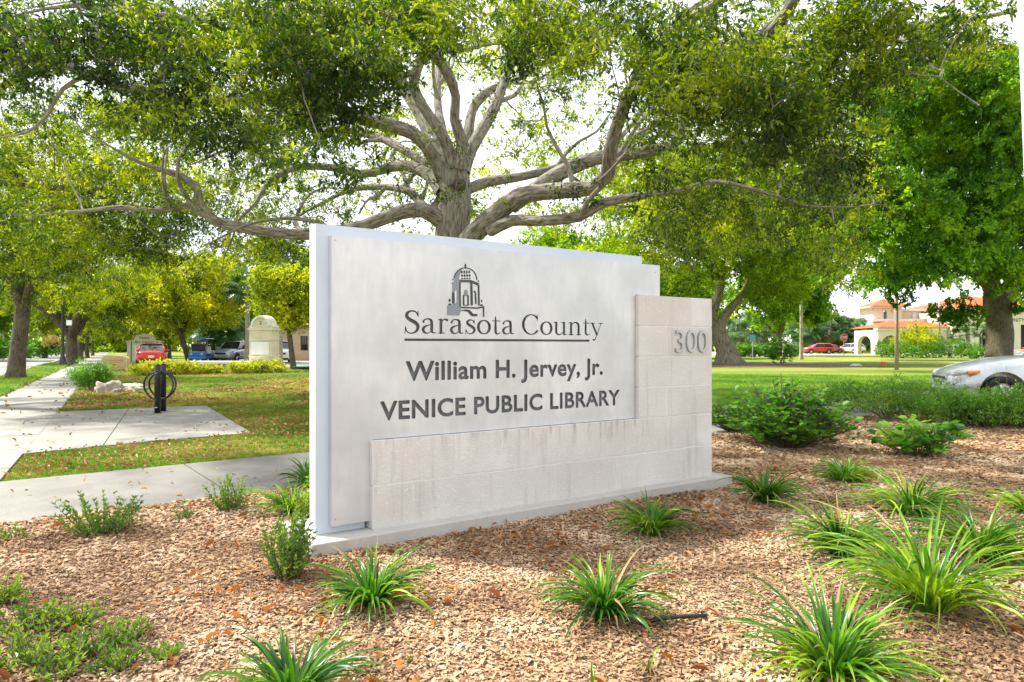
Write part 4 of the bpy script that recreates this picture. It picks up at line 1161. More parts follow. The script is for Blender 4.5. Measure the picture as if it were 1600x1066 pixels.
def grass_field(name, label, poly, n, dry=.35, fall=1.2, d0=10, excl=None, srcs=None, sc_=1.0):
    P = sample_poly([p[:2] for p in poly], n, fall, d0)
    if excl is not None: P = P[~excl(P)]
    nz_ = np.sin(P[:, 0] * .9 + 1.3 * np.sin(P[:, 1] * .7)) * np.sin(P[:, 1] * .8 + P[:, 0] * .3)
    isd = RS.rand(len(P)) < np.clip(dry + .45 * nz_, 0.03, .97)
    idx = np.where(isd, RS.randint(2, 4, len(P)), RS.randint(0, 2, len(P)))
    dd = np.hypot(P[:, 0], P[:, 1])
    o = scatter(name, np.column_stack([P, np.zeros(len(P))]), np.stack([RS.normal(0, .15, len(P)), RS.normal(0, .15, len(P)), RS.uniform(0, 6.28, len(P))], 1), RS.uniform(.6, 1.2, len(P)) * np.clip(dd / 12, .8, 2.2) * sc_, tg + td, idx=idx)
    return tag(o, label, 'grass', kind='stuff')
def litter_field(label, poly, n, fall=1.2, d0=10, excl=None, hot=None, z=.03):
    P = sample_poly([p[:2] for p in poly], n, fall, d0)
    if excl is not None: P = P[~excl(P)]
    nz_ = np.sin(P[:, 0] * 1.3 + 2 * np.sin(P[:, 1] * .6)) * np.sin(P[:, 1] * 1.1 - P[:, 0] * .5); P = P[RS.rand(len(P)) < np.clip(.42 + .8 * nz_, .08, 1)]
    dd = np.hypot(P[:, 0], P[:, 1])
    o = scatter('leaf_litter', np.column_stack([P, RS.uniform(z, z + .025, len(P))]), np.stack([RS.normal(0, .35, len(P)), RS.normal(0, .35, len(P)), RS.uniform(0, 6.28, len(P))], 1), RS.uniform(.7, 1.3, len(P)) * np.clip(dd / 11, .9, 2), lit)
    return tag(o, label, 'leaf litter', kind='stuff')
padpoly = [p[:2] for p in (E_, D_, C_, B, A)]
def ex_left(P):
    nsw = P @ np.array([NSv.x, NSv.y]); npp = P @ np.array([NP.x, NP.y])
    return poly_in(P, padpoly) | ((nsw < w1 + .02) & (nsw > w0 - .02)) | ((npp > pn0 - .02) & (npp < pn1 + .01)) | ((nsw < -4.0) & (nsw > -12.1)) | (npp < pn0)
left_lawn = [PW(pn1, -6), PW(pn1, 9), Vector((1.5, 24, 0)), Vector((-3, 42, 0)), SW(-0.97, 45), SW(-0.97, 8)]
grass_field('lawn_grass', 'patchy green and straw coloured grass around the bike pad', left_lawn, 80000, .72, 1.3, 9, ex_left, sc_=.7)
litter_field('brown fallen oak leaves scattered over the grass around the bike pad', left_lawn, 30000, 1.3, 9, ex_left, z=.035)
verge = [SW(w0, 8), SW(w0, 60), SW(-4.0, 60), SW(-4.0, 8)]
grass_field('verge_grass', 'thin grass verge between the street and the pavement', verge, 14000, .5, 1, 18, ex_left)
def ex_conc(P):
    nsw = P @ np.array([NSv.x, NSv.y]); npp = P @ np.array([NP.x, NP.y]); return ~(poly_in(P, padpoly) | ((nsw < w1) & (nsw > w0)) | ((npp > pn0) & (npp < pn1)))
litter_field('sparse brown leaves blown onto the concrete', [PW(pn0, -6), PW(pn0, 12), Vector((-3, 30, 0)), SW(w0, 30), SW(w0, 8)], 1500, 1.2, 9, ex_conc, z=.038)
litter_field('brown fallen leaves on the street verge', verge, 5000, 1, 18, ex_left)
def ex_right(P):
    npp = P @ np.array([NP.x, NP.y]); return (npp < pn1 + .02) | ((P[:, 0] > 9.4) & (P[:, 1] > 13.9) & (P[:, 1] < 20.6)) | (np.hypot((P[:, 0] - 17.6) / 6.3, (P[:, 1] - 47.5) / 6.3) < 1)
right_lawn = [Vector((3.2, 13.2, 0)), PW(pn1, 26), Vector((34, 31, 0)), Vector((20, 27, 0)), Vector((8, 30, 0)), Vector((3, 27, 0))]
grass_field('green_lawn', 'lush green mown grass behind the right hand shrubs', right_lawn, 70000, .04, 1.4, 16, ex_right, sc_=.85)
# ------------------------------------------------------------------ bike rack
rb = G(246, 648)
rack = empty('bike_rack', 'black bike rack of two round posts joined by rings on the concrete pad', 'bike rack', (rb.x, rb.y, .03))
for (dx, dy) in ((.0, .0), (-.10, .42)):
    mb = MB(); mb.lathe([(.055, 0), (.055, .93), (.050, .945), (.035, .955), (.0005, .957)], 16, (dx, dy, 0)); mb.build('post', MT['black_metal'], rack, True)
    mb = MB(); mb.lathe([(.085, 0), (.085, .008), (.06, .012)], 16, (dx, dy, 0)); mb.build('base_plate', MT['black_metal'], rack)
for k, (cx, cy, R) in enumerate(((-.02, .08, .285), (-.07, .33, .265))):
    mb = MB(); mb.tube([(cx + R * math.cos(a) , cy + .03 * math.sin(a * 2), .525 + R * .98 * math.sin(a)) for a in np.linspace(0, 2 * PI, 41)], .019, 8, cap=False); mb.build('ring', MT['black_metal'], rack, True)
for z in (.79, .26, .78):
    mb = MB(); mb.tube([(-.005, -.052, z), (-.005, -.062, z)], .008, 8); mb.build('bolt', MT['steel'], rack)
mb = MB(); mb.box((0, -.056, .115), (.05, .006, .016)); mb.build('sticker', MT['white_paint'], rack)

# ------------------------------------------------------------------ generic car
MT['glass'] = paint('tinted_glass', (.02, .025, .03), .04, 0, 0); MT['glass'].node_tree.nodes['Principled BSDF'].inputs['Specular IOR Level'].default_value = .9
MT['tyre'] = surf('tyre_rubber', (.015, .015, .015), (.03, .03, .03), 20, .8)
MT['rim'] = surf('alloy_rim', (.45, .45, .46), (.6, .6, .61), 9, .3, 30, .02, .8)
MT['lamp'] = paint('headlight_glass', (.62, .64, .66), .08, .3, .5)
MT['amber'] = paint('amber_lens', (.85, .25, .02), .15, 0, .5)
MT['redlens'] = paint('red_lens', (.45, .01, .01), .15, 0, .5)
MT['trim'] = paint('black_trim', (.02, .02, .02), .5)
CARP = {'silver': paint('silver_paint', (.56, .58, .59), .28, .35, .6), 'red': paint('red_paint', (.60, .015, .02), .25, .0, .8), 'white': paint('white_car_paint', (.80, .80, .80), .25, 0, .6),
        'grey': paint('grey_blue_paint', (.34, .38, .44), .28, .4, .6), 'darkred': paint('dark_red_paint', (.30, .01, .02), .25, .1, .8), 'black': paint('black_paint', (.03, .03, .035), .2, 0, .8)}
def sub_bool(o, cuts, lev=1):
    md = o.modifiers.new('s', 'SUBSURF'); md.levels = lev; md.render_levels = lev
    cs = []
    for c in cuts:
        b = o.modifiers.new('b', 'BOOLEAN'); b.operation = 'DIFFERENCE'; b.object = c; b.solver = 'EXACT'; cs.append(c)
    bpy.context.view_layer.update()
    dg = bpy.context.evaluated_depsgraph_get()
    me = bpy.data.meshes.new_from_object(o.evaluated_get(dg))
    o.modifiers.clear(); o.data = me
    for c in cs: bpy.data.objects.remove(c)
    me.polygons.foreach_set('use_smooth', np.ones(len(me.polygons), bool))
    try: me.set_sharp_from_angle(angle=math.radians(35))
    except Exception: pass
SPEC = {
 # stations: x, z bottom, z top (hood / belt / tail), half width
 'sedan': dict(L=4.6, st=[(2.30, .34, .56, .66), (2.26, .24, .66, .78), (2.05, .20, .76, .86), (1.5, .19, .86, .90), (.95, .18, .93, .90), (.2, .18, .95, .91), (-.8, .18, .97, .91), (-1.5, .20, 1.00, .90), (-2.0, .24, 1.00, .86), (-2.25, .32, .94, .78), (-2.30, .42, .85, .70)],
               cab=[(1.05, .93), (.25, 1.42), (-.7, 1.44), (-1.45, 1.02)], wr=.32, wx=(1.42, -1.38), H=1.44),
 'suv': dict(L=4.7, st=[(2.35, .40, .70, .70), (2.30, .28, .90, .82), (2.05, .24, 1.0, .90), (1.5, .22, 1.06, .93), (1.0, .22, 1.10, .93), (.2, .22, 1.12, .94), (-.9, .22, 1.14, .94), (-1.7, .24, 1.15, .93), (-2.15, .28, 1.14, .90), (-2.32, .34, 1.10, .84), (-2.36, .46, 1.0, .76)],
             cab=[(1.10, 1.08), (.40, 1.64), (-1.7, 1.66), (-2.2, 1.14)], wr=.36, wx=(1.45, -1.40), H=1.68),
 'van': dict(L=4.8, st=[(2.42, .36, .58, .70), (2.36, .22, .74, .84), (2.10, .20, .88, .92), (1.7, .19, .99, .95), (1.2, .19, 1.08, .95), (.2, .19, 1.12, .96), (-.9, .19, 1.14, .96), (-1.8, .20, 1.14, .95), (-2.2, .24, 1.12, .92), (-2.38, .32, 1.08, .86), (-2.42, .46, 1.0, .78)],
             cab=[(0.72, 1.06), (-.15, 1.62), (-1.8, 1.70), (-2.3, 1.12)], wr=.35, wx=(1.50, -1.42), H=1.7)}
def build_car(name, label, spec, col, loc, rz, group=None, amber=False):
    S = SPEC[spec]; root = empty(name, label, 'car', loc, rz, group)
    pm = CARP[col]; mb = MB(); rings = []
    for x, zb, zt, w_ in S['st']:
        h = zt - zb
        half = [(0, zb), (w_ * .80, zb), (w_ * .97, zb + h * .18), (w_, zb + h * .45), (w_ * .975, zb + h * .72), (w_ * .90, zb + h * .92), (w_ * .72, zt), (w_ * .35, zt + .025), (0, zt + .035)]
        ring = [(x, y, z) for y, z in half] + [(x, -y, z) for y, z in half[-2:0:-1]]
        rings.append(ring)
    n = len(rings[0]); V = [p for r in rings for p in r]; Fc = []
    for i in range(len(rings) - 1):
        for k in range(n): Fc.append((i * n + k, i * n + (k + 1) % n, (i + 1) * n + (k + 1) % n, (i + 1) * n + k))
    Fc.append(tuple(range(n))); Fc.append(tuple((len(rings) - 1) * n + k for k in range(n - 1, -1, -1)))
    mb.add(V, Fc); body = mb.build('body', pm, root)
    cuts = []
    for wx in S['wx']:
        for sy in (-1, 1):
            cb = MB(); cb.tube([(wx, sy * .62, S['wr'] + .03), (wx, sy * 1.2, S['wr'] + .03)], S['wr'] + .065, 24); c = cb.build('cut', MT['trim']); cuts.append(c)
    bp, br = body.parent, None; body.parent = None
    sub_bool(body, cuts); body.parent = root
    if len(body.data.materials) < 1: body.data.materials.append(pm)
    # cabin: glass house, roof, pillars
    (xa, za), (xb, zb_), (xc, zc_), (xd, zd) = S['cab']; wb = S['st'][5][3] * .86; wt = wb * .80
    P8 = [(xa, wb, za - .04), (xb, wt, zb_ - .03), (xc, wt, zc_ - .03), (xd, wb, zd - .04)]
    def q(i, s_): x, y, z = P8[i]; return (x, y * s_, z)
    for nm, vs in (('windscreen', [q(0, 1), q(1, 1), q(1, -1), q(0, -1)]), ('rear_window', [q(3, 1), q(2, 1), q(2, -1), q(3, -1)])):
        mb = MB(); a = [Vector(v) for v in vs]; c = Vector((0, 0, .8)); b = [v + (c - v).normalized() * .03 for v in a]
        mb.add(a + b, [(0, 1, 2, 3), (4, 7, 6, 5), (0, 4, 5, 1), (1, 5, 6, 2), (2, 6, 7, 3), (3, 7, 4, 0)]); mb.build(nm, MT['glass'], root)
    for s_ in (1, -1):
        xm = (xb + xc) / 2 - .05
        for (i0, top0, i1, top1) in (((xa + .0, wb), (xb, wt), (xm + .04, wb), (xm + .04, wt)), ((xm - .04, wb), (xm - .04, wt), (xd, wb), (xc, wt))):
            zlo = (za + zd) / 2 - .04; a = [Vector((i0[0], i0[1] * s_, zlo)), Vector((top0[0], top0[1] * s_, zb_ - .03)), Vector((top1[0], top1[1] * s_, zb_ - .03)), Vector((i1[0], i1[1] * s_, zlo))]
            b = [v - Vector((0, .03 * s_, 0)) for v in a]; mb = MB(); mb.add(a + b, [(0, 1, 2, 3), (4, 7, 6, 5), (0, 4, 5, 1), (1, 5, 6, 2), (2, 6, 7, 3), (3, 7, 4, 0)]); mb.build('side_window', MT['glass'], root)
        for pa, pb, pr in (((xa, wb * s_, za - .03), (xb, wt * s_, zb_ - .02), .035), ((xd, wb * s_, zd - .03), (xc, wt * s_, zc_ - .02), .05), ((xm, wb * s_, za), (xm, wt * s_, zb_ - .02), .035)):
            MB().tube([pa, pb], pr, 6).build('pillar', pm, root, True)
        mb = MB(); mb.box((xa - .12, s_ * (wb + .13), za + .08), (.12, .18, .11)); o = mb.build('mirror', pm, root); bevel(o, .03, 2)
    mb = MB(); k = 8; V = []; 
    for i in range(k + 1):
        x = xb + .06 + (xc - xb - .12) * i / k; cz = .05 * math.sin(PI * i / k)
        for y, z in ((-wt - .02, -.05), (-wt * .9, .0), (0, .03), (wt * .9, .0), (wt + .02, -.05)): V.append((x, y, zb_ + (zc_ - zb_) * i / k + z + cz))
    Fc = [(i * 5 + j, i * 5 + j + 1, i * 5 + j + 6, i * 5 + j + 5) for i in range(k) for j in range(4)]; mb.add(V, Fc); V2 = [(a, b, c - .03) for a, b, c in V]; mb.add(V2, [f[::-1] for f in Fc]); mb.build('roof', pm, root, True)
    for wx in S['wx']:
        for s_ in (1, -1):
            r = S['wr']; yo = S['st'][5][3] - .02
            mb = MB(); prof = [(r * .62, yo - .22), (r * .93, yo - .22), (r, yo - .18), (r, yo - .04), (r * .93, yo), (r * .62, yo - .01)]
            V = [(wx + a * math.cos(t), s_ * b, r + a * math.sin(t)) for a, b in prof for t in np.linspace(0, 2 * PI, 25)[:-1]]; m_ = 24
            mb.add(V, [(i * m_ + j, i * m_ + (j + 1) % m_, ((i + 1) % 6) * m_ + (j + 1) % m_, ((i + 1) % 6) * m_ + j) for i in range(6) for j in range(m_)]); wh = mb.build('wheel', MT['tyre'], root, True)
            mb = MB(); mb.tube([(wx, s_ * (yo - .12), r), (wx, s_ * (yo - .09), r)], r * .63, 20)
            for a in range(5):
                t = 2 * PI * a / 5; mb.tube([(wx + .05 * math.cos(t), s_ * (yo - .03), r + .05 * math.sin(t)), (wx + r * .6 * math.cos(t), s_ * (yo - .03), r + r * .6 * math.sin(t))], .028, 5)
            mb.tube([(wx, s_ * (yo - .08), r), (wx, s_ * (yo - .015), r)], .06, 10); mb.build('rim', MT['rim'], wh)
    xf = S['st'][1][0]; ztf = S['st'][2][2]; wf = S['st'][2][3]
    for s_ in (1, -1):
        pts = [(xf - .03, s_ * (wf * .50), ztf - .19), (xf - .10, s_ * (wf * .78), ztf - .15), (xf - .34, s_ * (wf * .965), ztf - .07)]
        mb = MB(); mb.tube(pts, [.055, .085, .035], 8); mb.build('headlight', MT['lamp'], root, True)
        if amber or True:
            mb = MB(); mb.tube([(xf - .26, s_ * wf * .975, ztf - .13), (xf - .46, s_ * wf * 1.0, ztf - .075)], [.062, .022], 8); mb.build('turn_signal', MT['amber'], root, True)
        xr = S['st'][-2][0]; ztr = S['st'][-2][2]; wr_ = S['st'][-2][3]
        mb = MB(); mb.box((xr + .03, s_ * wr_ * .86, ztr - .14), (.12, .26, .16)); o = mb.build('taillight', MT['redlens'], root); bevel(o, .03, 2)
        for dx in (.35, -.65):
            mb = MB(); mb.box((dx, s_ * (S['st'][5][3] * .985), S['st'][5][2] - .16), (.16, .03, .03)); mb.build('door_handle', pm, root)
            mb = MB(); mb.box((dx + .42, s_ * (S['st'][5][3] * .988), S['st'][5][2] - .42), (.008, .014, .55)); mb.build('door_seam', MT['trim'], root)
    mb = MB(); mb.box((xf + .02, 0, ztf - .28), (.05, wf * .95, .14)); mb.build('grille', MT['trim'], root)
    mb = MB(); mb.box((xf + .03, 0, .34), (.05, wf * 1.3, .12)); mb.build('air_intake', MT['trim'], root)
    mb = MB(); mb.box((S['st'][-1][0] - .005, 0, S['st'][-1][2] - .22), (.02, .34, .14)); mb.build('licence_plate', MT['white_paint'], root)
    mb = MB(); mb.box((S['st'][-1][0] + .01, 0, .42), (.06, wf * 1.5, .10)); mb.build('rear_bumper', MT['trim'], root)
    return root
def place(px, py): p = G(px, py); return (p.x, p.y, .01)
CA = PI - .30; CT = Vector((9.05, 14.0, 0)); CX = CT - Vector((math.cos(CA) * 2.30 - math.sin(CA) * .88, math.sin(CA) * 2.30 + math.cos(CA) * .88, 0))
build_car('silver_car', 'silver grey car with an amber side lamp parked behind the shrubs at the right edge', 'van', 'silver', (CX.x, CX.y, .03), CA, amber=True)
build_car('red_car', 'shiny red car seen from behind with dark roof parked by the art sign', 'sedan', 'red', (D(238, 560, 46).x, 46, .01), PI / 2 + .45 + PI * 0)
build_car('silver_suv', 'grey SUV with its front to the camera right of the golf cart', 'suv', 'grey', (D(368, 560, 55).x, 55, .01), -PI / 2 - .1)
build_car('white_car', 'white car half hidden between the golf cart and the grey SUV', 'sedan', 'white', (D(338, 560, 60).x, 60, .01), -PI / 2 + .2)
build_car('white_car', 'white car with black grille peeking out right of the cream monument pillar', 'suv', 'white', (D(436, 560, 54).x, 54, .01), -PI / 2 + .35)
build_car('red_suv', 'bright red SUV side on in the far car park', 'suv', 'red', (D(1278, 553, 112).x, 112, .01), PI)
build_car('dark_red_car', 'darker red car parked to the right behind the bright red SUV', 'sedan', 'darkred', (D(1296, 553, 116).x, 116, .01), PI + .3)
build_car('white_car', 'white car in the car park just left of the building arcade', 'suv', 'white', (D(1328, 553, 116).x, 116, .01), PI / 2 + .5)
build_car('white_car', 'white car behind the clipped hedge near the blue sign', 'sedan', 'white', (D(1206, 553, 118).x, 118, .01), PI - .1)
build_car('black_car', 'dark car between hedge end and thin grey pole', 'sedan', 'black', (D(1236, 553, 120).x, 120, .01), PI - .5)
build_car('red_suv', 'red SUV of which only the roof shows above the silver bonnet at the right edge', 'suv', 'red', (D(1600, 553, 44).x + 1.6, 44, .01), PI - .15)
# golf cart
gl = D(315, 560, 52)
cart = empty('golf_cart', 'blue golf cart with a flat blue canopy between the parked cars', 'golf cart', (gl.x, gl.y, .01), .15)
MT['blue'] = paint('blue_paint', (.02, .16, .42), .3, 0, .5)
mb = MB(); mb.prism([(-.6, -1.2), (-.45, -1.35), (.45, -1.35), (.6, -1.2), (.62, 1.0), (-.62, 1.0)], .3, .5); mb.box((0, -1.0, .68), (1.15, .5, .42)); mb.box((0, .75, .62), (1.2, .6, .35)); o = mb.build('body', MT['blue'], cart); bevel(o, .06, 3)
mb = MB(); mb.box((0, 0, 1.86), (1.25, 2.1, .07)); o = mb.build('canopy', MT['blue'], cart); bevel(o, .03, 2)
for x in (-.55, .55):
    for y0, y1 in ((-.85, -.6), (.9, .85)):
        mb = MB(); mb.tube([(x, y0, .6), (x, y1, 1.84)], .022, 6); mb.build('canopy_post', MT['trim'], cart)
mb = MB(); mb.box((0, .25, .78), (1.05, .5, .16)); mb.box((0, .5, 1.05), (1.05, .12, .45)); o = mb.build('seat', MT['white_paint'], cart); bevel(o, .04, 2)
mb = MB(); mb.box((0, -.78, 1.2), (1.0, .02, .6)); mb.build('windscreen', MT['glass'], cart)
for x in (-.52, .52):
    for y in (-.85, .75):
        mb = MB(); mb.tube([(x - .1, y, .23), (x + .1, y, .23)], .23, 16); wh = mb.build('wheel', MT['tyre'], cart)
        mb = MB(); mb.tube([(x - .11, y, .23), (x + .11, y, .23)], .11, 12); mb.build('rim', MT['rim'], wh)
    mb = MB(); mb.tube([(x * .7, -1.24, .72), (x * .7, -1.27, .72)], .08, 10); mb.build('headlight', MT['lamp'], cart)

# ------------------------------------------------------------------ signs on the left
MT['tan'] = surf('tan_stucco', (.46, .33, .19), (.56, .42, .26), 3, .85, 80, .3)
MT['cream'] = surf('cream_stucco', (.60, .53, .40), (.70, .64, .51), 3, .85, 80, .3)
MT['pink'] = surf('salmon_stucco', (.58, .40, .30), (.66, .49, .39), 2, .85, 60, .2)
MT['white_board'] = surf('white_board', (.70, .70, .69), (.80, .80, .79), 3, .6)
MT['brown_ink'] = surf('brown_lettering', (.07, .035, .02), (.10, .05, .03), 9, .6)
MT['red_ink'] = surf('red_lettering', (.50, .06, .02), (.60, .09, .03), 9, .6)
def XZ(loc, rz=0):   # plate space -> world, facing -Y
    return Matrix.Translation(loc) @ Matrix.Rotation(rz, 4, 'Z') @ Matrix.Rotation(PI / 2, 4, 'X')
def words(parent, body, mat, x0, x1, z, h, y, name='lettering', M0=None, bold=.0, capr=None):
    pl = fit_polys(text_polys(body, bold, 2), x0, x1, z, h, capr)
    return plate(name, None, pl, .006, mat, parent, (M0 or Matrix.Identity(4)) @ XZ((0, y, 0)))
def arch_top(w_, h, rise, n=12):
    return [(-w_ / 2, 0), (w_ / 2, 0), (w_ / 2, h - rise)] + [(w_ / 2 * math.cos(a), h - rise + rise * math.sin(a)) for a in np.linspace(0.12, PI - .12, n)] + [(-w_ / 2, h - rise)]
g0 = G(181, 583)
es = empty('entrance_sign', 'low tan arched sign reading ENTRANCE with a small red emblem beside the pavement', 'sign', (g0.x, g0.y, 0), .1)
plate('sign_slab', arch_top(1.24, .86, .14), [], .22, MT['tan'], es, XZ((0, 0, 0)))
plate('rim', arch_top(1.14, .78, .12), [[(x * .965, .03 + z * .95) for x, z in arch_top(1.14, .78, .12)]], .02, MT['cream'], es, XZ((0, -.115, .04)))
words(es, 'ENTRANCE', MT['brown_ink'], -.46, .46, .08, .12, -.113, bold=.01)
words(es, 'VENICE ART CENTER', MT['red_ink'], -.38, .38, .60, .055, -.113)
mb = MB(); mb.add([( .12 * math.cos(a) , -.1165, .36 + .10 * max(0, math.sin(a))) for a in np.linspace(0, PI, 9)] + [(.12 * math.cos(a), -.112, .36 + .10 * max(0, math.sin(a))) for a in np.linspace(0, PI, 9)], [tuple(range(9)), tuple(range(17, 8, -1))] + [(i, i + 1, i + 10, i + 9) for i in range(8)]); mb.build('emblem', MT['red_ink'], es)
mb = MB(); mb.box((0, -.113, .29), (.9, .004, .012)); mb.box((0, -.113, .53), (.6, .004, .010)); mb.build('rule', MT['red_ink'], es)
g1 = G(227, 568)
sc_w = 52 / F * g1.y
vs = empty('art_center_sign', 'cream arched monument sign reading Venice Art Center between two square columns', 'sign', (g1.x, g1.y, 0), .05)
W = sc_w
plate('sign_slab', [(-W * .36, 0), (W * .36, 0), (W * .36, 1.75), (W * .30, 1.75)] + [(W * .30 * math.cos(a), 1.85 + .38 * math.sin(a)) for a in np.linspace(.1, PI - .1, 10)] + [(-W * .30, 1.75), (-W * .36, 1.75)], [], .3, MT['cream'], vs, XZ((0, 0, 0)))
for s_ in (-1, 1):
    mb = MB(); mb.box((s_ * W * .455, 0, .8), (.26, .3, 1.6)); mb.box((s_ * W * .455, 0, 1.65), (.34, .38, .1)); mb.box((s_ * W * .40, 0, 1.66), (.3, .2, .14)); mb.build('column', MT['cream'], vs)
mb = MB(); mb.box((0, 0, .09), (W * 1.0, .5, .18)); mb.build('footing', MT['tan'], vs)
mb = MB(); mb.box((0, -.165, .86), (W * .56, .03, 1.0)); mb.build('message_board', MT['white_board'], vs)
words(vs, 'Venice', MT['brown_ink'], -.36, .36, 1.84, .2, -.153, bold=.01); words(vs, 'Art Center', MT['brown_ink'], -.72, .72, 1.52, .2, -.153, bold=.01)
for i in range(4):
    mb = MB(); mb.box((-.05 * (i % 2), -.182, 1.22 - i * .17), (W * .44 - .2 * (i % 3), .004, .05)); mb.build('message_line', MT['brown_ink'], vs)
# cream monument pillar and planter
g2 = G(413, 583)
mo = empty('monument_pillar', 'cream stucco monument pillar with an arched pediment at the end of the planter', 'monument', (g2.x, g2.y, 0), -.15)
Wm = 37 / F * g2.y
mb = MB(); mb.box((0, 0, 1.05), (Wm, .75, 2.1)); o = mb.build('shaft', MT['cream'], mo)
mb = MB(); mb.box((0, 0, 2.15), (Wm * 1.1, .85, .1)); mb.box((0, -.02, 1.62), (Wm * 1.03, .80, .05)); mb.box((0, -.02, .82), (Wm * 1.03, .80, .05)); mb.build('cornice', MT['cream'], mo)
plate('pediment', [(-Wm * .5, 0), (Wm * .5, 0), (Wm * .5, .12)] + [(Wm * .42 * math.cos(a), .12 + .50 * math.sin(a)) for a in np.linspace(.05, PI - .05, 12)] + [(-Wm * .5, .12)], [], .7, MT['cream'], mo, XZ((0, 0, 2.2)))
plate('arch_moulding', [(Wm * .42 * math.cos(a), .50 * math.sin(a)) for a in np.linspace(0, PI, 14)] + [(Wm * .34 * math.cos(a), .42 * math.sin(a)) for a in np.linspace(PI, 0, 14)], [], .1, MT['white_board'], mo, XZ((0, -.37, 2.3)))
mb = MB(); mb.box((0, -.385, 1.22), (Wm * .78, .02, .62)); mb.build('inset_panel', MT['white_board'], mo)
words(mo, '2', MT['brown_ink'], -.06, .06, 2.38, .16, -.36)
words(mo, '23', MT['kerb'], -.28, .32, .40, .30, -.38)
g3 = G(340, 584); gA = G(305, 583); gB = G(396, 584)
pw_ = (gB - gA).length
pt_ = empty('planter', 'low tan stucco planter wall filled with white coping and golden shrubs', 'planter', (g3.x, g3.y, 0), -.02)
mb = MB(); mb.box((.1, .6, .24), (pw_ + .5, 1.3, .48)); mb.build('planter_wall', MT['tan'], pt_)
mb = MB(); mb.box((.1, .6, .53), (pw_ + .7, 1.5, .10)); mb.build('coping', MT['white_board'], pt_)
MT['teal'] = paint('teal_plastic', (.02, .28, .27), .4)
g4 = G(478, 579); tb = MB(); tb.box((0, 0, .12), (1.3, .5, .05), M=Matrix.Rotation(-.35, 3, 'X')); tb.box((-.5, 0, .05), (.06, .4, .1)); tb.box((.5, 0, .05), (.06, .4, .1))
o = tb.build('utility_box', MT['teal']); o.location = g4; tag(o, 'low slanted teal utility box on the grass at the edge of the sign', 'utility box')
# white steps of folded chairs / cart things by the white car
g5 = D(482, 560, 50)
# boulders
def boulder(px, py, sx, sy, sz, label, seed):
    bm = bmesh.new(); bmesh.ops.create_icosphere(bm, subdivisions=4, radius=1)
    r = np.random.RandomState(seed); from mathutils import noise as mn
    for v in bm.verts:
        q_ = v.co.copy(); f_ = 1 + .5 * mn.noise(q_ * 1.3 + Vector((seed, 0, 0))) + .35 * abs(mn.noise(q_ * 3.0)) - .3 * abs(mn.noise(q_ * 5.5)) + .12 * mn.noise(q_ * 11)
        v.co = Vector((q_.x * sx * f_, q_.y * sy * f_, max(-.05, q_.z * sz * f_)))
    me = bpy.data.meshes.new('boulder'); bm.to_mesh(me); bm.free(); me.polygons.foreach_set('use_smooth', [True] * len(me.polygons))
    o = link('boulder', me, None, MT['rock']); o.location = G(px, py); return tag(o, label, 'boulder')
MT['rock'] = surf('weathered_limestone', (.30, .24, .18), (.58, .52, .45), 4, .9, 18, .9, bdist=.03)
boulder(172, 616, .42, .3, .33, 'larger pale grey weathered boulder in the grass by the dark green bush', 3)
boulder(207, 613, .42, .28, .22, 'smaller brownish boulder to the right of the pale boulder', 8)
# lamp post
g6 = G(98, 573.5)
lp = empty('lamp_post', 'tall black street lamp post with a small white sign bracket at the pavement edge', 'lamp post', g6)
mb = MB(); mb.lathe([(.30, 0), (.30, .12), (.24, .2), (.17, .5), (.12, .7), (.10, 1.0), (.085, 1.1), (.075, 4.6), (.1, 4.65), (.06, 4.8)], 14); mb.build('post', MT['black_metal'], lp, True)
mb = MB(); mb.lathe([(.10, 4.8), (.16, 4.95), (.24, 5.3), (.26, 5.5), (.20, 5.7), (.05, 5.95), (.02, 6.1)], 12); mb.build('lantern', MT['white_board'], lp, True)
mb = MB(); mb.tube([(0, 0, 2.35), (.7, 0, 2.45)], .025, 6); mb.tube([(0, 0, 2.0), (-.75, 0, 2.15)], .025, 6); mb.build('bracket', MT['black_metal'], lp)
mb = MB(); mb.box((.42, -.03, 2.78), (.34, .03, .32)); mb.build('sign_board', MT['white_board'], lp)
# street sign over the road
g7 = G(5, 563)
ss = empty('street_sign', 'white round road sign with blue plate above on a pale post across the street', 'sign', g7)
mb = MB(); mb.tube([(0, 0, 0), (0, 0, 3.4)], .09, 8); mb.build('post', MT['white_board'], ss)
mb = MB(); mb.tube([(0, -.1, 2.5), (0, -.13, 2.5)], .42, 16); mb.build('round_board', MT['white_board'], ss)
mb = MB(); mb.box((0, -.1, 3.25), (1.0, .03, .3)); mb.build('blue_board', MT['blue'], ss)
# ------------------------------------------------------------------ community centre on the right
MT['tile'] = surf('terracotta_tile', (.36, .075, .025), (.52, .14, .045), 1.2, .75, 3, .5, bdist=.05)
MT['wallc'] = surf('cream_wall', (.62, .55, .43), (.70, .63, .51), .5, .85, 20, .1)
MT['wallw'] = surf('white_parapet', (.74, .72, .66), (.80, .78, .73), .5, .8, 20, .1)
MT['tealglass'] = paint('teal_glass', (.08, .36, .36), .2)
MT['dark_in'] = surf('dark_interior', (.04, .035, .03), (.09, .08, .07), 2, .8)
Yb = 97.0
def BX(px): return (px - 800) / F * Yb
def BZ(py): return CH - (py - 540) / F * Yb
bb = empty('community_center', 'cream community center with orange tile roofs, small tower and arcades across the lawn', 'building', (BX(1470), Yb, 0))
WB = Matrix.Translation((-BX(1470), -Yb, 0))
def TX(px, q=6.0): return (px - 800) / F * (Yb + q)
def TZ(py, q=6.0): return CH - (py - 540) / F * (Yb + q)
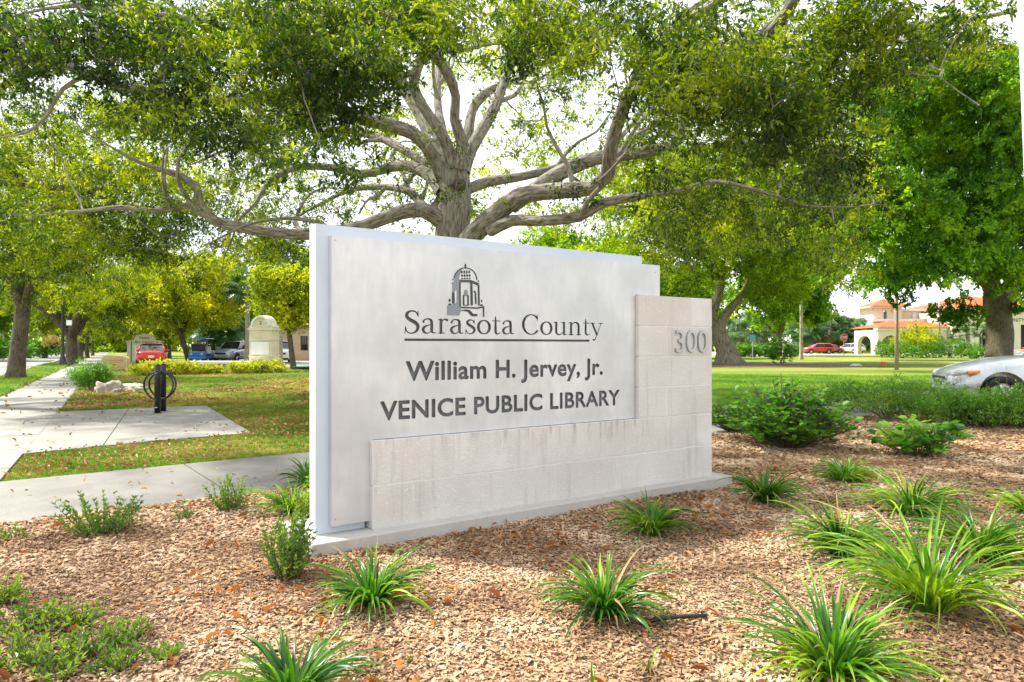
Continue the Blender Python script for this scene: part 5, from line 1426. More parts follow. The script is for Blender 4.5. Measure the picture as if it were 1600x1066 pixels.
def bbox(name, px0, px1, py0, py1, y0, y1, mat):
    q = y0 if y0 > 4 else 0.0
    mb = MB(); mb.box2((TX(px0, q), Yb + y0, max(0, TZ(py1, q))), (TX(px1, q), Yb + y1, TZ(py0, q))); return mb.build(name, mat, bb, M=WB)
def archhole(x0, x1, ztop, rise=1.2, n=10):
    xm = (x0 + x1) / 2; r = (x1 - x0) / 2
    return [(x0, .02), (x1, .02), (x1, ztop - rise)] + [(xm + r * math.cos(a), ztop - rise + rise * math.sin(a)) for a in np.linspace(.2, PI - .2, n)] + [(x0, ztop - rise)]
def hip(name, x0, x1, y0, y1, z0, z1, inset, mat=None, parent=None, M=None):
    mb = MB(); xm0, xm1 = x0 + inset, x1 - inset; ym = (y0 + y1) / 2
    if xm0 > xm1: xm0 = xm1 = (x0 + x1) / 2
    mb.add([(x0, y0, z0), (x1, y0, z0), (x1, y1, z0), (x0, y1, z0), (xm0, ym, z1), (xm1, ym, z1)], [(0, 1, 5, 4), (2, 3, 4, 5), (1, 2, 5), (3, 0, 4), (0, 3, 2, 1)])
    # tile courses as low ridges running down the front slope
    n = int((x1 - x0) / .45)
    for i in range(n + 1):
        x = x0 + (x1 - x0) * i / n
        t = 1.0
        if x < xm0: t = (x - x0) / max(.01, xm0 - x0)
        elif x > xm1: t = (x1 - x) / max(.01, x1 - xm1)
        if t > .04: mb.tube([(x, y0, z0 + .04), (x, y0 + (ym - y0) * t, z0 + (z1 - z0) * t + .04)], .07, 4)
    return mb.build(name, mat or MT['tile'], parent or bb, M=M if M is not None else WB)
# porte-cochere wing
zt = BZ(515.5)
plate('arcade_wall', [(BX(1370), 0), (BX(1478), 0), (BX(1478), zt), (BX(1370), zt)], [archhole(BX(1376), BX(1405), BZ(524)), archhole(BX(1413), BX(1444), BZ(523)), archhole(BX(1452), BX(1475), BZ(523), 1.0)], .6, MT['wallc'], bb, WB @ XZ((0, Yb, 0)))
bbox('cornice', 1368, 1478, 512, 516.5, -.5, .5, MT['wallw'])
plate('side_wall', [(0, 0), (6, 0), (6, zt), (0, zt)], [archhole(1.2, 5, BZ(524))], .6, MT['wallc'], bb, WB @ Matrix.Translation((BX(1370) + .3, Yb + .4, 0)) @ Matrix.Rotation(PI / 2, 4, 'Z') @ Matrix.Rotation(PI / 2, 4, 'X'))
hip('tiled_roof', BX(1367), BX(1478) + 1.4, Yb - .9, Yb + 7.2, BZ(512), BZ(501), 3.5)
plate('rear_wall', [(BX(1371), 0), (BX(1478), 0), (BX(1478), zt), (BX(1371), zt)], [archhole(BX(1378), BX(1402), BZ(524))], .4, MT['wallc'], bb, WB @ XZ((0, Yb + 6.3, 0)))
# tower
plate('tower_wall', [(TX(1364), TZ(506)), (TX(1408), TZ(506)), (TX(1408), TZ(479)), (TX(1364), TZ(479))], [[(TX(1379.5), TZ(500)), (TX(1385), TZ(500)), (TX(1385), TZ(490))] + [((TX(1382.2) + (TX(1385) - TX(1382.2)) * math.cos(a)), TZ(490) + .5 * math.sin(a)) for a in np.linspace(0.2, PI - .2, 6)] + [(TX(1379.5), TZ(490))]], .4, MT['wallc'], bb, WB @ XZ((0, Yb + 6, 0)))
bbox('tower_window', 1379, 1385.5, 487.5, 501, 6.3, 6.4, MT['tealglass'])
mb = MB(); mb.box2((TX(1364) + .002, Yb + 6.21, 6), (TX(1364) + .3, Yb + 10, TZ(479))); mb.box2((TX(1408) - .3, Yb + 6.21, 6), (TX(1408) - .002, Yb + 10, TZ(479))); mb.build('tower_side', MT['wallc'], bb, M=WB)
hip('tower_roof', TX(1357), TX(1424), Yb + 5, Yb + 11, TZ(479), TZ(466), 9)
bbox('tower_eave', 1359, 1415, 478.8, 480.5, 5.2, 10.8, MT['wallw'])
bbox('upper_wall', 1408.2, 1480, 486, 503, 7, 12, MT['wallc']); bbox('parapet', 1405, 1480, 483, 486, 6.7, 12.3, MT['wallw'])
bbox('wall_panel', 1426, 1448, 490, 501, 6.88, 6.98, MT['wallw'])
bbox('terrace_band', 1364, 1478, 498.5, 502.5, 5.2, 5.7, MT['wallw'])
# main block
zm = BZ(487)
plate('front_wall', [(BX(1478.5), 0), (BX(1640), 0), (BX(1640), zm), (BX(1478.5), zm)], [[(BX(1500), 1.2), (BX(1506), 1.2), (BX(1506), BZ(511)), (BX(1500), BZ(511))], archhole(BX(1520), BX(1546), BZ(513), 1.0), [(BX(1584), .02), (BX(1604), .02), (BX(1604), BZ(508)), (BX(1584), BZ(508))], archhole(BX(1612), BX(1635), BZ(513), 1.0)], .7, MT['wallc'], bb, WB @ XZ((0, Yb - 1.0, 0)))
bbox('block_side', 1478.6, 1484, 487, 556, -.64, 16, MT['wallc'])
bbox('recess', 1490, 1638, 500, 556, 3.0, 3.3, MT['dark_in'])
bbox('cornice', 1476, 1642, 484, 487.5, -1.6, 0, MT['wallw'])
hip('tiled_roof', BX(1462) + 2.0, BX(1680), Yb - 2.2, Yb + 22, BZ(484.5), BZ(455), 12)
for px in (1503, 1533):
    bbox('column', px + 14, px + 16.5, 513, 556, 0.0, .6, MT['wallw'])
bbox('window', 1487, 1496, 496, 508, -1.42, -1.36, MT['tealglass'])
words(bb, 'VENICE COMMUNITY CENTER', MT['brown_ink'], BX(1517), BX(1619), BZ(503.5), .50, Yb - 1.38, M0=WB)
# ------------------------------------------------------------------ other buildings, left
Yh = 62.0
def HX(px, d=Yh): return (px - 800) / F * d
pk = empty('pink_house', 'salmon pink house with terracotta roof glimpsed left of the sign', 'house', (HX(470), Yh, 0))
WP = Matrix.Translation((-HX(470), -Yh, 0))
def hz_(py, d=Yh): return CH - (py - 540) / F * d
plate('wall', [(HX(434), 0), (HX(540), 0), (HX(540), hz_(508)), (HX(434), hz_(508))], [[(HX(470), .9), (HX(482), .9), (HX(482), hz_(525)), (HX(470), hz_(525))], [(HX(490), .9), (HX(502), .9), (HX(502), hz_(525)), (HX(490), hz_(525))]], .3, MT['pink'], pk, WP @ XZ((0, Yh, 0)))
mb = MB(); mb.box2((HX(434) + .01, Yh + .16, 0), (HX(434) + .3, Yh + 9, hz_(508))); mb.build('side_wall', MT['pink'], pk, M=WP)
for a in (470, 490):
    mb = MB(); mb.box2((HX(a), Yh + .06, .9), (HX(a + 12), Yh + .1, hz_(525))); wn = mb.build('window', MT['glass'], pk, M=WP)
    mb = MB()
    for i in range(1, 4): mb.box2((HX(a) + i * .17 - .02, Yh + .02, .9), (HX(a) + i * .17 + .02, Yh + .05, hz_(525)))
    mb.build('window_bars', MT['trim'], wn, M=WP)
hip('roof', HX(430), HX(545), Yh - .7, Yh + 10, hz_(508), hz_(482), 4, parent=pk, M=WP)
wh_ = empty('white_building', 'pale two storey building behind palms across the street at the left edge', 'building', (SW(-26, 72).x, SW(-26, 72).y, 0), math.atan2(DS.y, DS.x))
plate('wall', [(-9, 0), (9, 0), (9, 6.2), (-9, 6.2)], [[(x, z), (x + 1.3, z), (x + 1.3, z + 1.5), (x, z + 1.5)] for x in (-7.5, -4.5, -1.5, 1.5, 4.5) for z in (.9, 3.9)], .3, MT['white_board'], wh_, XZ((0, 0, 0), 0))
mb = MB(); mb.box((0, 4, 3.0), (17.4, 7.4, 6.0)); mb.build('core', MT['dark_in'], wh_)
mb = MB(); mb.box((-8.95, 4, 3.1), (.25, 7.6, 6.18)); mb.box((8.95, 4, 3.1), (.25, 7.6, 6.18)); mb.build('end_wall', MT['white_board'], wh_)
mb = MB(); mb.add([(-10, -1, 6.2), (10, -1, 6.2), (10, 9, 6.2), (-10, 9, 6.2), (-6, 4, 8), (6, 4, 8)], [(0, 1, 5, 4), (2, 3, 4, 5), (1, 2, 5), (3, 0, 4), (0, 3, 2, 1)]); mb.build('roof', MT['tile'], wh_)

# ------------------------------------------------------------------ poles and signs right
g = G(1401, 578); mb = MB(); mb.tube([(0, 0, -.1), (.0, 0, 2.5), (-.05, 0, 5.2)], [.105, .095, .085], 10)
MT['wood'] = surf('weathered_wood', (.24, .17, .13), (.42, .33, .27), 6, .85, 40, .5)
o = mb.build('wooden_pole', MT['wood'], smooth=True); o.location = g; tag(o, 'slim brown wooden pole standing on the lawn before the community center', 'pole')
g = D(1468, 560, 80); fp = empty('flagpole', 'tall thin grey metal pole in front of the building bushes', 'pole', (g.x, g.y, 0))
mb = MB(); mb.tube([(0, 0, 0), (0, 0, 9.2)], [.14, .09], 8); mb.build('pole', MT['steel'], fp, True); mb = MB(); mb.lathe([(.01, 9.2), (.12, 9.3), (.01, 9.42)], 8); mb.build('finial', MT['steel'], fp)
g = D(1223, 559, 76); s_ = empty('post_sign', 'slim white post with narrow board in front of the hedge', 'sign', (g.x, g.y, 0))
MB().tube([(0, 0, 0), (0, 0, 2.0)], .05, 6).build('post', MT['white_board'], s_); MB().box((0, -.07, 2.0), (.26, .03, .5)).build('board', MT['white_board'], s_)
g = D(1318.5, 558, 84); st_ = empty('stop_sign', 'red octagonal STOP sign on a thin grey post by the far road', 'sign', (g.x, g.y, 0))
MB().tube([(0, 0, 0), (0, 0, 2.7)], .04, 6).build('post', MT['steel'], st_)
MT['signred'] = paint('sign_red', (.60, .01, .03), .4)
oc = lambda r: [(r * math.cos(math.radians(22.5 + 45 * k)), r * math.sin(math.radians(22.5 + 45 * k))) for k in range(8)]
plate('sign_plate', oc(.47), [], .03, MT['white_board'], st_, XZ((0, -.06, 2.35))); plate('red_face', oc(.44), [], .01, MT['signred'], st_, XZ((0, -.082, 2.35)))
words(st_, 'STOP', MT['white_board'], -.33, .33, 2.22, .26, -.092, bold=.015)
g = D(1176, 560, 62); lb = empty('blue_sign', 'small light blue sign on a post behind the palmetto', 'sign', (g.x, g.y, 0))
MT['skyblue'] = paint('light_blue_sign', (.13, .42, .68), .4)
MB().tube([(0, 0, 0), (0, 0, 1.8)], .04, 6).build('post', MT['steel'], lb); o = MB().box((0, -.06, 2.0), (.48, .03, .62)).build('board', MT['skyblue'], lb)
g = D(1380, 574, 45); mk = empty('marker_flag', 'small orange utility marker box on the lawn near the wooden pole', 'marker', (g.x, g.y, 0))
MT['orange'] = paint('orange_plastic', (.85, .20, .03), .5)
o = MB().box((0, 0, .14), (.28, .26, .28)).build('box', MT['orange'], mk); bevel(o, .02, 1); MB().tube([(-.08, 0, .28), (-.1, 0, .62)], .012, 5).build('stake', MT['steel'], mk); MB().box((-.04, 0, .58), (.12, .005, .09)).build('flag', MT['orange'], mk)
def lump(name, label, loc, s_, mat, seed):
    bm = bmesh.new(); bmesh.ops.create_icosphere(bm, subdivisions=3, radius=1); from mathutils import noise as mn
    for v in bm.verts:
        f_ = 1 + .4 * mn.noise(v.co * 1.4 + Vector((seed, 0, 0))); v.co = Vector((v.co.x * s_[0] * f_, v.co.y * s_[1] * f_, max(-.02, v.co.z * s_[2] * f_)))
    me = bpy.data.meshes.new(name); bm.to_mesh(me); bm.free(); me.polygons.foreach_set('use_smooth', [True] * len(me.polygons)); o = link(name, me, None, mat); o.location = loc
    return tag(o, label, 'stone')
g = D(1337, 575, 46); lump('white_stone', 'flat white stone lying on the sunny lawn', (g.x, g.y, 0), (.34, .3, .16), MT['white_board'], 2)
# tall white pole at the right edge, leaning a little
mb = MB(); p0 = D(1634, 900, 4.2); p1 = D(1598, -60, 4.0); p0.z = 0; mb.tube([p0 - p0, (p1 - p0) * .5, (p1 - p0) * 1.3], [.035, .034, .032], 14)
o = mb.build('white_pole', MT['slab'], smooth=True); o.location = p0; tag(o, 'smooth white metal pole cut by the upper right edge of the view', 'pole')
# drip hose, clod
g = G(1052, 985); mb = MB(); MT['hose'] = paint('black_hose', (.02, .02, .022), .45)
mb.tube([(-.17, -.03, .045), (-.06, -.012, .06), (.06, .012, .062), (.17, .05, .05)], .0095, 8); o = mb.build('drip_hose', MT['hose'], smooth=True); o.location = (g.x, g.y, 0.0); tag(o, 'short piece of black drip hose surfacing from the mulch', 'hose')
g = G(1121, 790); lump('pebble', 'small black and white pebble on the mulch near the stone pillar', (g.x, g.y, .04), (.03, .025, .02), MT['rock'], 5)

# ------------------------------------------------------------------ trees
def T(px, py=None, d=None, z=0):
    p = G(px, py) if d is None else D(px, 540, d); return (p.x, p.y, z)
STG = 'oaks lining the street'
def crown(px, py, d, dd=0): p = D(px, py, d); return (p.x, p.y, p.z)
k = 1 / F
# second oak left: comes over the left edge of the view
b = D(-160, 540, 15.5)
lo_tr = [(b.x, b.y, -.1, .5), (b.x, b.y, 1, .34), (b.x + .1, b.y, 2.6, .30), (b.x + .2, b.y, 3.4, .22)]
lo_l = [PL(l) for l in [[(-140, 420, 15.5, .2), (-70, 350, 15.2, .15), (0, 345, 15, .10), (70, 335, 14.8, .08), (120, 305, 14.6, .06), (180, 290, 14.4, .03)],
        [(-140, 415, 15.5, .2), (-60, 300, 15, .14), (10, 285, 14.6, .09), (70, 292, 14.2, .07), (135, 298, 14, .05), (200, 330, 13.8, .02)],
        [(-145, 410, 15.5, .18), (-100, 250, 15, .14), (-30, 160, 14.6, .09), (60, 110, 14.2, .05), (150, 90, 14, .03)],
        [(-145, 410, 15.6, .15), (-100, 330, 17, .12), (-30, 230, 18, .08), (60, 200, 19, .04)]]]
lc = []
for _ in range(82):
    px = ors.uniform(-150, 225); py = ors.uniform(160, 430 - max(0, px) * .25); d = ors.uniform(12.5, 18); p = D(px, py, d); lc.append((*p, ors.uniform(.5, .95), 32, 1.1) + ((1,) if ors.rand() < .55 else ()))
tree('live_oak', 'dark limbed live oak reaching in from beyond the left edge above the pavement', lo_tr, lo_l, lc, 'oak', 'bark_dark', seed=21)
# first street tree (pixel trunk at x=25..38)
def street_oak(px_base, py_base, wpx, fork_py, cpx, cpy, crx, cry, label, seed, kind='oak', ncl=60, nsp=30, scale=1.5, cs=1.2, fork=None, lean=0, group=STG, nl=6):
    g_ = G(px_base, py_base); d = g_.y; c = crown(cpx, cpy, d); r = wpx * d / F / 2
    ht = CH + (540 - (cpy - cry)) * d / F
    fz = (CH + (540 - fork_py) * d / F) / ht
    return auto_tree('street_oak', label, (g_.x, g_.y, 0), ht, (c[0], c[1], c[2]), (crx * d / F, crx * d / F, cry * d / F), ncl, nsp, kind, 'bark_dark', r, fz, nl, seed, group, scale, cs, (lean, 0))
street_oak(24, 595, 24, 478, 70, 375, 190, 110, 'nearest street oak with thick leaning trunk at the left edge between street and pavement', 31, ncl=75, nsp=40, scale=1.5, cs=1.1, lean=.3)
street_oak(112, 570, 17, 525, 110, 440, 130, 75, 'second street oak with stout dark trunk just right of the black lamp post', 32, ncl=60, nsp=40, scale=2.2, cs=1.6)
street_oak(126, 564, 8, 530, 150, 470, 80, 55, 'slimmer street oak behind the stout dark trunk', 33, ncl=40, nsp=34, scale=2.6, cs=1.8)
street_oak(136, 560, 6, 528, 160, 480, 60, 44, 'fourth street oak down the pavement with a thin trunk', 34, ncl=34, nsp=30, scale=3, cs=2.2)
street_oak(145, 556, 4, 526, 165, 490, 50, 36, 'farthest street oak where the pavement vanishes', 35, ncl=30, nsp=30, scale=3.6, cs=2.8)
# across the street
for i, (px, d, sy, kd, lab) in enumerate([(70, 75, 36, 'yellow', 'bright yellow-green tree across the street right of the nearest trunk'), (100, 110, 40, 'lime', 'lime green tree across the street behind the lamp post'), (-25, 60, 46, 'lime', 'tree beyond the far kerb at the left edge of the view'), (128, 150, 34, 'yellow', 'far tree at the end of the street, left of the vanishing pavement')]):
    p = D(px, 540, d); c = D(px, 520 - sy, d); r = sy * 1.15 * d / F
    auto_tree('roadside_tree', lab, (p.x, p.y, 0), CH + (540 - 520 + sy * 2) * d / F, (c.x, c.y, c.z), (r, r, r * .85), 34, 30, kd, 'bark_dark', .22, .3, 5, 50 + i, 'trees across the street', 2.4, r * .3)
# yellow crowned trees behind the planter
def simple(px, py, wpx, fork_py, cpx, cpy, crx, cry, kind, label, seed, ncl=50, nsp=34, scale=2, cs=None, name='shade_tree', bark='bark_dark', lean=0, group=None, nl=5, d=None):
    g_ = G(px, py) if d is None else Vector((D(px, 540, d).x, d, 0)); d = g_.y; c = crown(cpx, cpy, d); r = wpx * d / F / 2
    ht = CH + (540 - (cpy - cry)) * d / F; fz = (CH + (540 - fork_py) * d / F) / ht
    return auto_tree(name, label, (g_.x, g_.y, 0), ht, c, (crx * d / F, crx * d / F * .9, cry * d / F), ncl, nsp, kind, bark, r, fz, nl, seed, group, scale, cs or max(.5, cry * d / F * .32), (lean, 0))
simple(296, 567, 9, 520, 285, 455, 105, 72, 'yellow', 'leaning tree with a broad yellow-green crown behind the planter', 61, 58, 36, 1.8, cs=1.0, lean=-.7)
simple(265, 560, 5, 528, 262, 500, 40, 32, 'yellow', 'small thin trunked tree behind the leaning yellow-green tree', 62, 30, 30, 2.4)
simple(459, 579, 9, 520, 447, 462, 52, 48, 'yellow', 'slender trunked golden-green tree just left of the sign', 63, 42, 30, 1.2, cs=.55, lean=-.25)
simple(520, 575, 8, 505, 540, 440, 70, 60, 'lime', 'green tree standing behind the sign left of the great oak', 64, 50, 34, 1.8)
simple(860, 570, 9, 500, 870, 440, 120, 78, 'lime', 'lime green tree hidden behind the sign just right of the great oak trunk', 67, 70, 36, 2.0)
simple(620, 572, 8, 505, 620, 425, 90, 70, 'yellow', 'yellow-green tree hidden behind the sign left of the great oak trunk', 68, 60, 34, 1.8)
simple(212, 557, 5, 525, 205, 485, 60, 50, 'yellow', 'yellowish tree beyond the art sign', 65, 40, 30, 2.8)
simple(340, 553, 5, 510, 345, 470, 60, 60, 'green', 'dark green tree behind the golf cart and white car', 66, 44, 30, 3.0)
# right side trees
gn = G(1137, 568); gd = gn.y
def PR(l, d0): return [(*D(a, b, d0 + dd), r) for a, b, dd, r in l]
gtr = [(gn.x, gn.y, -.1, 1.7), (gn.x, gn.y, .25, 1.05), (gn.x - .15, gn.y, 1.0, .72)] + PR([(1126, 528, 0, .62), (1120, 510, 0, .6), (1117, 500, 0, .5)], gd)
gl_ = [PR(l, gd) for l in [[(1122, 515, 0, .5), (1134, 492, 0, .36), (1147, 476, 0, .30), (1158, 462, -.5, .2), (1172, 430, -1, .12), (1190, 380, -1, .06)],
       [(1118, 512, 0, .5), (1112, 496, 0, .40), (1118, 475, 0, .34), (1125, 452, 0, .3), (1128, 430, 0, .2), (1120, 400, .5, .14), (1100, 350, 1, .06)],
       [(1116, 512, 0, .4), (1098, 494, .3, .3), (1085, 470, .6, .22), (1065, 440, 1, .14), (1040, 410, 1, .07)],
       [(1122, 450, .5, .2), (1108, 420, 1, .16), (1090, 400, 1, .12), (1050, 392, 1, .08), (1020, 380, 1, .04)],
       [(1160, 460, 0, .15), (1200, 440, 0, .12), (1240, 400, 0, .08), (1290, 380, 0, .04)]]]
gc = []
for _ in range(190):
    px = ors.normal(1125, 100); py = ors.uniform(235, 480); 
    if (abs(px - 1132) < 44 and py > 415): continue
    p = D(px, py, gd + ors.uniform(-6, 6)); gc.append((*p, 1.35 * ors.uniform(.7, 1.3), 34, 1.9))
tree('gnarled_tree', 'gnarled pale trunked tree with lime green crown standing just right of the stone pillar', gtr, gl_, gc, 'lime', 'bark_pale', seed=41, nside=10, step=.8)
simple(1224, 556, 8, 525, 1225, 450, 75, 52, 'green', 'dark green spreading tree with a leaning trunk behind the hedge', 42, 80, 44, 3.0, lean=-.5)
simple(960, 566, 10, 500, 960, 440, 120, 70, 'lime', 'lime green tree hidden behind the middle of the sign', 43, 70, 36, 2.2)
simple(1040, 560, 8, 500, 1045, 470, 80, 60, 'lime', 'lime green tree standing behind the stone pillar', 44, 60, 36, 2.4)
# big right hand tree
bt = D(1561, 540, 38)
btr = [(bt.x, 38, -.1, .95), (bt.x, 38, .3, .75), (bt.x + .05, 38, 1.2, .66)] + PR([(1560, 500, 0, .64), (1558, 465, 0, .66), (1557, 448, 0, .55)], 38)
btl = [PR(l, 38) for l in [[(1556, 470, 0, .42), (1545, 445, 0, .36), (1520, 425, 0, .28), (1490, 412, -.5, .2), (1450, 402, -1, .13), (1400, 392, -1, .07)],
       [(1562, 468, 0, .40), (1582, 440, 0, .34), (1603, 415, 0, .26), (1640, 380, 0, .18), (1700, 340, 0, .1)],
       [(1556, 462, 0, .34), (1550, 420, .3, .28), (1545, 370, .5, .22), (1555, 330, .5, .18), (1540, 260, .5, .12), (1530, 180, .5, .06)],
       [(1552, 440, .5, .26), (1530, 400, 1, .2), (1500, 350, 1, .15), (1460, 290, 1, .1), (1430, 220, 1, .05)],
       [(1548, 380, .4, .18), (1520, 330, 0, .14), (1480, 270, -1, .09), (1470, 220, -1, .05)],
       [(1556, 330, .5, .14), (1600, 280, 0, .12), (1650, 230, 0, .07)]]]
btc = []
while len(btc) < 330:
    px = ors.normal(1500, 130); py = ors.uniform(95, 455)
    if px < 1290 or px > 1760 or (1320 < px < 1545 and py > 428) or ((px - 1510) / 60) ** 2 + ((py - 455) / 40) ** 2 < 1: continue
    if py > 425 and px < 1590: 
        if ors.rand() > .35: continue
    if ((px - 1500) / 255) ** 2 + ((py - 290) / 215) ** 2 > 1: continue
    p = D(px, py, 38 + ors.uniform(-7, 6)); btc.append((*p, 1.0 * ors.uniform(.6, 1.3), 30, 1.5))
for (px, py) in [(1405, 440), (1370, 436), (1290, 430), (1403, 462), (1385, 430), (1500, 478), (1490, 492), (1478, 485), (1515, 492), (1600, 470), (1440, 430)]:
    p = D(px, py, 37); btc.append((*p, .6, 26, 1.3))
tree('maple_tree', 'big bright green tree with thick dark trunk at the right before the community center', btr, btl, btc, 'green', 'bark_dark', seed=45, nside=12, step=.7)
# farther green masses right
for i, (px, d, cy, cr_, kd, lab) in enumerate([(1252, 66, 345, 85, 'lime', 'tree with pale thin trunk at the hedge end and a high light green crown'), (1700, 60, 380, 160, 'green', 'dense tree beyond the right edge of the view')]):
    p = D(px, 540, d); c = D(px, cy, d); r = cr_ * d / F
    auto_tree('shade_tree', lab, (p.x, p.y, 0), c.z + r, (c.x + (2.5 if i < 1 else 0), c.y, c.z), (r, r * .8, r * .8), 44, 34, kd, 'bark_pale' if i < 1 else 'bark_dark', .16, .45, 5, 70 + i, None, 2.4, r * .28)

# ------------------------------------------------------------------ palms
def fan_frond(nm, mat, seed, n=16, R=.62):
    r = random.Random(seed); V = []; Fc = []; Rr = []
    V += [Vector((0, .01, 0)), Vector((0, -.01, 0)), Vector((.75, 0, .06))]; Fc.append((0, 1, 2)); Rr.append(.5)
    for i in range(n):
        a = math.radians(-115 + 230 * i / (n - 1)); L_ = R * (1 - .25 * abs(i / (n - 1) - .5)) * r.uniform(.9, 1.1)
        d = Vector((math.cos(a), math.sin(a), -.12)); s = Vector((-math.sin(a), math.cos(a), 0)) * .035; o_ = Vector((.72, 0, .05)); b_ = len(V)
        m_ = o_ + d * L_ * .5; t = o_ + d * L_ + Vector((0, 0, -.28 * L_))
        V += [o_, m_ - s, m_ + s, t]; Fc += [(b_, b_ + 1, b_ + 2), (b_ + 1, b_ + 3, b_ + 2)]; q_ = r.random(); Rr += [q_, q_]
    return source(nm, V, Fc, [mat], None, Rr)
ff = [fan_frond('fan_frond', MT['palm'], s) for s in (1, 2)]; fd = [fan_frond('dry_frond', MT['deadpalm'], 3, 12, .5)]
def palm(px, d, top_py, label, seed, r=.17, s_=1.5, dead=True, n=46, group='palms'):
    p = D(px, 540, d); h_ = CH + (540 - top_py) * d / F; root = empty('sabal_palm', label, 'palm', (p.x, p.y, 0), 0, group)
    A = catmull([(0, 0, -.05, r * 1.3), (.05, 0, h_ * .3, r), (.0, .05, h_ * .7, r * .95), (0, 0, h_, r)], .4); tubes_mesh('trunk', [(A, 10)], MT['palmbark'], root, .05, seed)
    rs = np.random.RandomState(seed); P = np.zeros((n, 3)); P[:, 2] = h_ + rs.uniform(-.1, .2, n)
    fr_ = scatter('crown', P, np.stack([rs.uniform(-.3, .3, n), rs.uniform(-1.1, .65, n), rs.uniform(0, 6.28, n)], 1), s_ * rs.uniform(.8, 1.1, n), ff, root); fr_['kind'] = 'stuff'
    if dead:
        m_ = 16; P = np.zeros((m_, 3)); P[:, 2] = h_ - rs.uniform(0, .5, m_)
        fr_ = scatter('dry_skirt', P, np.stack([rs.uniform(-.3, .3, m_), rs.uniform(.8, 1.35, m_), rs.uniform(0, 6.28, m_)], 1), s_ * .8 * np.ones(m_), fd, root); fr_['kind'] = 'stuff'
PG = 'palms in view'
palm(386, 52, 452, 'palm with a smooth pale grey trunk beside the monument pillar', 1, .19, 1.6, group=PG, dead=False)
palm(437, 48, 412, 'tall fan palm with dark drooping crown directly above the pillar tree', 2, .17, 2.2, group=PG)
palm(418, 75, 425, 'fan palm further back left of the tall drooping one', 3, .17, 2.4, group=PG, dead=False)
for i, (px, d, tp, s_) in enumerate([(338, 58, 524, 1.6), (352, 60, 516, 1.8), (330, 62, 530, 1.4)]): palm(px, d, tp, ['low bushy palm behind the golf cart', 'taller bushy palm right of the golf cart canopy', 'smallest bushy palm left of the golf cart canopy'][i], 10 + i, .12, s_, False, 60, PG)
FG = 'cabbage palms behind the far car park'
for i, (px, tp) in enumerate([(1148, 519), (1163, 523), (1190, 520), (1256, 520), (1268, 514), (1282, 517), (1297, 512), (1310, 520), (1325, 517), (1338, 522)]):
    palm(px, 128 + (i % 3) * 5, tp, ['leftmost', 'second', 'third', 'fourth', 'fifth', 'sixth', 'seventh', 'eighth', 'ninth', 'rightmost'][i] + ' cabbage palm with dry skirt in the row behind the far car park', 30 + i, .25, 3.0, True, 34, FG)
# tall straight utility trunk hidden in crowns left
# ------------------------------------------------------------------ hedges and bushes
def bush(name, label, cat, c, r, kind, n, scale=1.0, seed=0, group=None, hollow=.3, stems=6, flat=1.0, up=.6):
    root = empty(name, label, cat, (c[0], c[1], 0), 0, group); rs = np.random.RandomState(seed)
    tb_ = []
    for i in range(stems):
        a = rs.uniform(0, 6.28); q_ = rs.uniform(.3, .8); e_ = (r[0] * q_ * math.cos(a), r[1] * q_ * math.sin(a), r[2] * rs.uniform(.9, 1.5))
        tb_.append((catmull([(0, 0, 0, .012 * (1 + r[2])), (e_[0] * .35, e_[1] * .35, e_[2] * .5, .008 * (1 + r[2])), (*e_, .004)], .15), 4))
    tag(tubes_mesh('stems', tb_, MT['twig'], root), kind='stuff')
    P, d = in_blob(n, (0, 0, r[2] * .9), (r[0], r[1], r[2]), rs, hollow)
    lump_ = 1 + .22 * np.sin(d[:, 0] * 5 + seed) * np.cos(d[:, 1] * 4 + seed * 2) + rs.normal(0, .05, n)
    P[:, :2] *= lump_[:, None]; P[:, 2] = np.abs(P[:, 2]) * lump_ + .02
    yaw = np.arctan2(d[:, 1], d[:, 0]) + rs.normal(0, .5, n); pitch = -np.abs(rs.normal(up, .35, n))
    tag(scatter('foliage', P, np.stack([rs.uniform(-.5, .5, n), pitch, yaw], 1), scale * rs.uniform(.7, 1.2, n), sprigs(kind), root), kind='stuff')
    return root
g = G(143, 612); bush('green_bush', 'dark green rounded bush at the pavement edge beside the boulders', 'bush', g, (.52, .45, .32), 'shrub', 620, 1.4, 1, hollow=.1)
for i, (px, py, rx, h_) in enumerate([(250, 588, .95, .25), (287, 587, .5, .22), (385, 586, .55, .24), (418, 585, .6, .25), (330, 586, .3, .13), (228, 589, .35, .22)]):
    g = G(px, py); bush('golden_bush', ['wide golden-leaved bush right of the entrance sign', 'golden-leaved bush against the left end of the planter', 'golden-leaved bush left of the monument pillar foot', 'golden-leaved bush in front of the monument pillar', 'tiny golden-leaved bush at the middle of the planter wall', 'small golden-leaved bush nearest the entrance sign'][i], 'bush', g, (rx, .5, h_), 'croton', int(190 * rx) + 40, 1.2, 40 + i, 'golden bushes round the planter')
for i in range(6):
    px = 1155 + i * 16; p = D(px, 553, 80)
    bush('clipped_hedge', 'clipped dark green hedge plant in the row before the far car park, number of its row by position %s' % ['first from the left', 'second from the left', 'third from the left', 'fourth from the left', 'fifth from the left', 'last on the right'][i] if False else ['leftmost', 'second', 'third', 'fourth', 'fifth', 'rightmost'][i] + ' plant of the clipped dark hedge before the far car park', 'hedge', (p.x, p.y), (1.0, .8, .62), 'hedge', 110, 2.4, 60 + i, 'clipped hedge')
g = G(1220, 569); bush('palmetto', 'dark spiky palmetto bush on the mulch ring beside the gnarled tree', 'bush', g, (1.0, .8, 1.0), 'hedge', 150, 1.8, 77, hollow=.1)
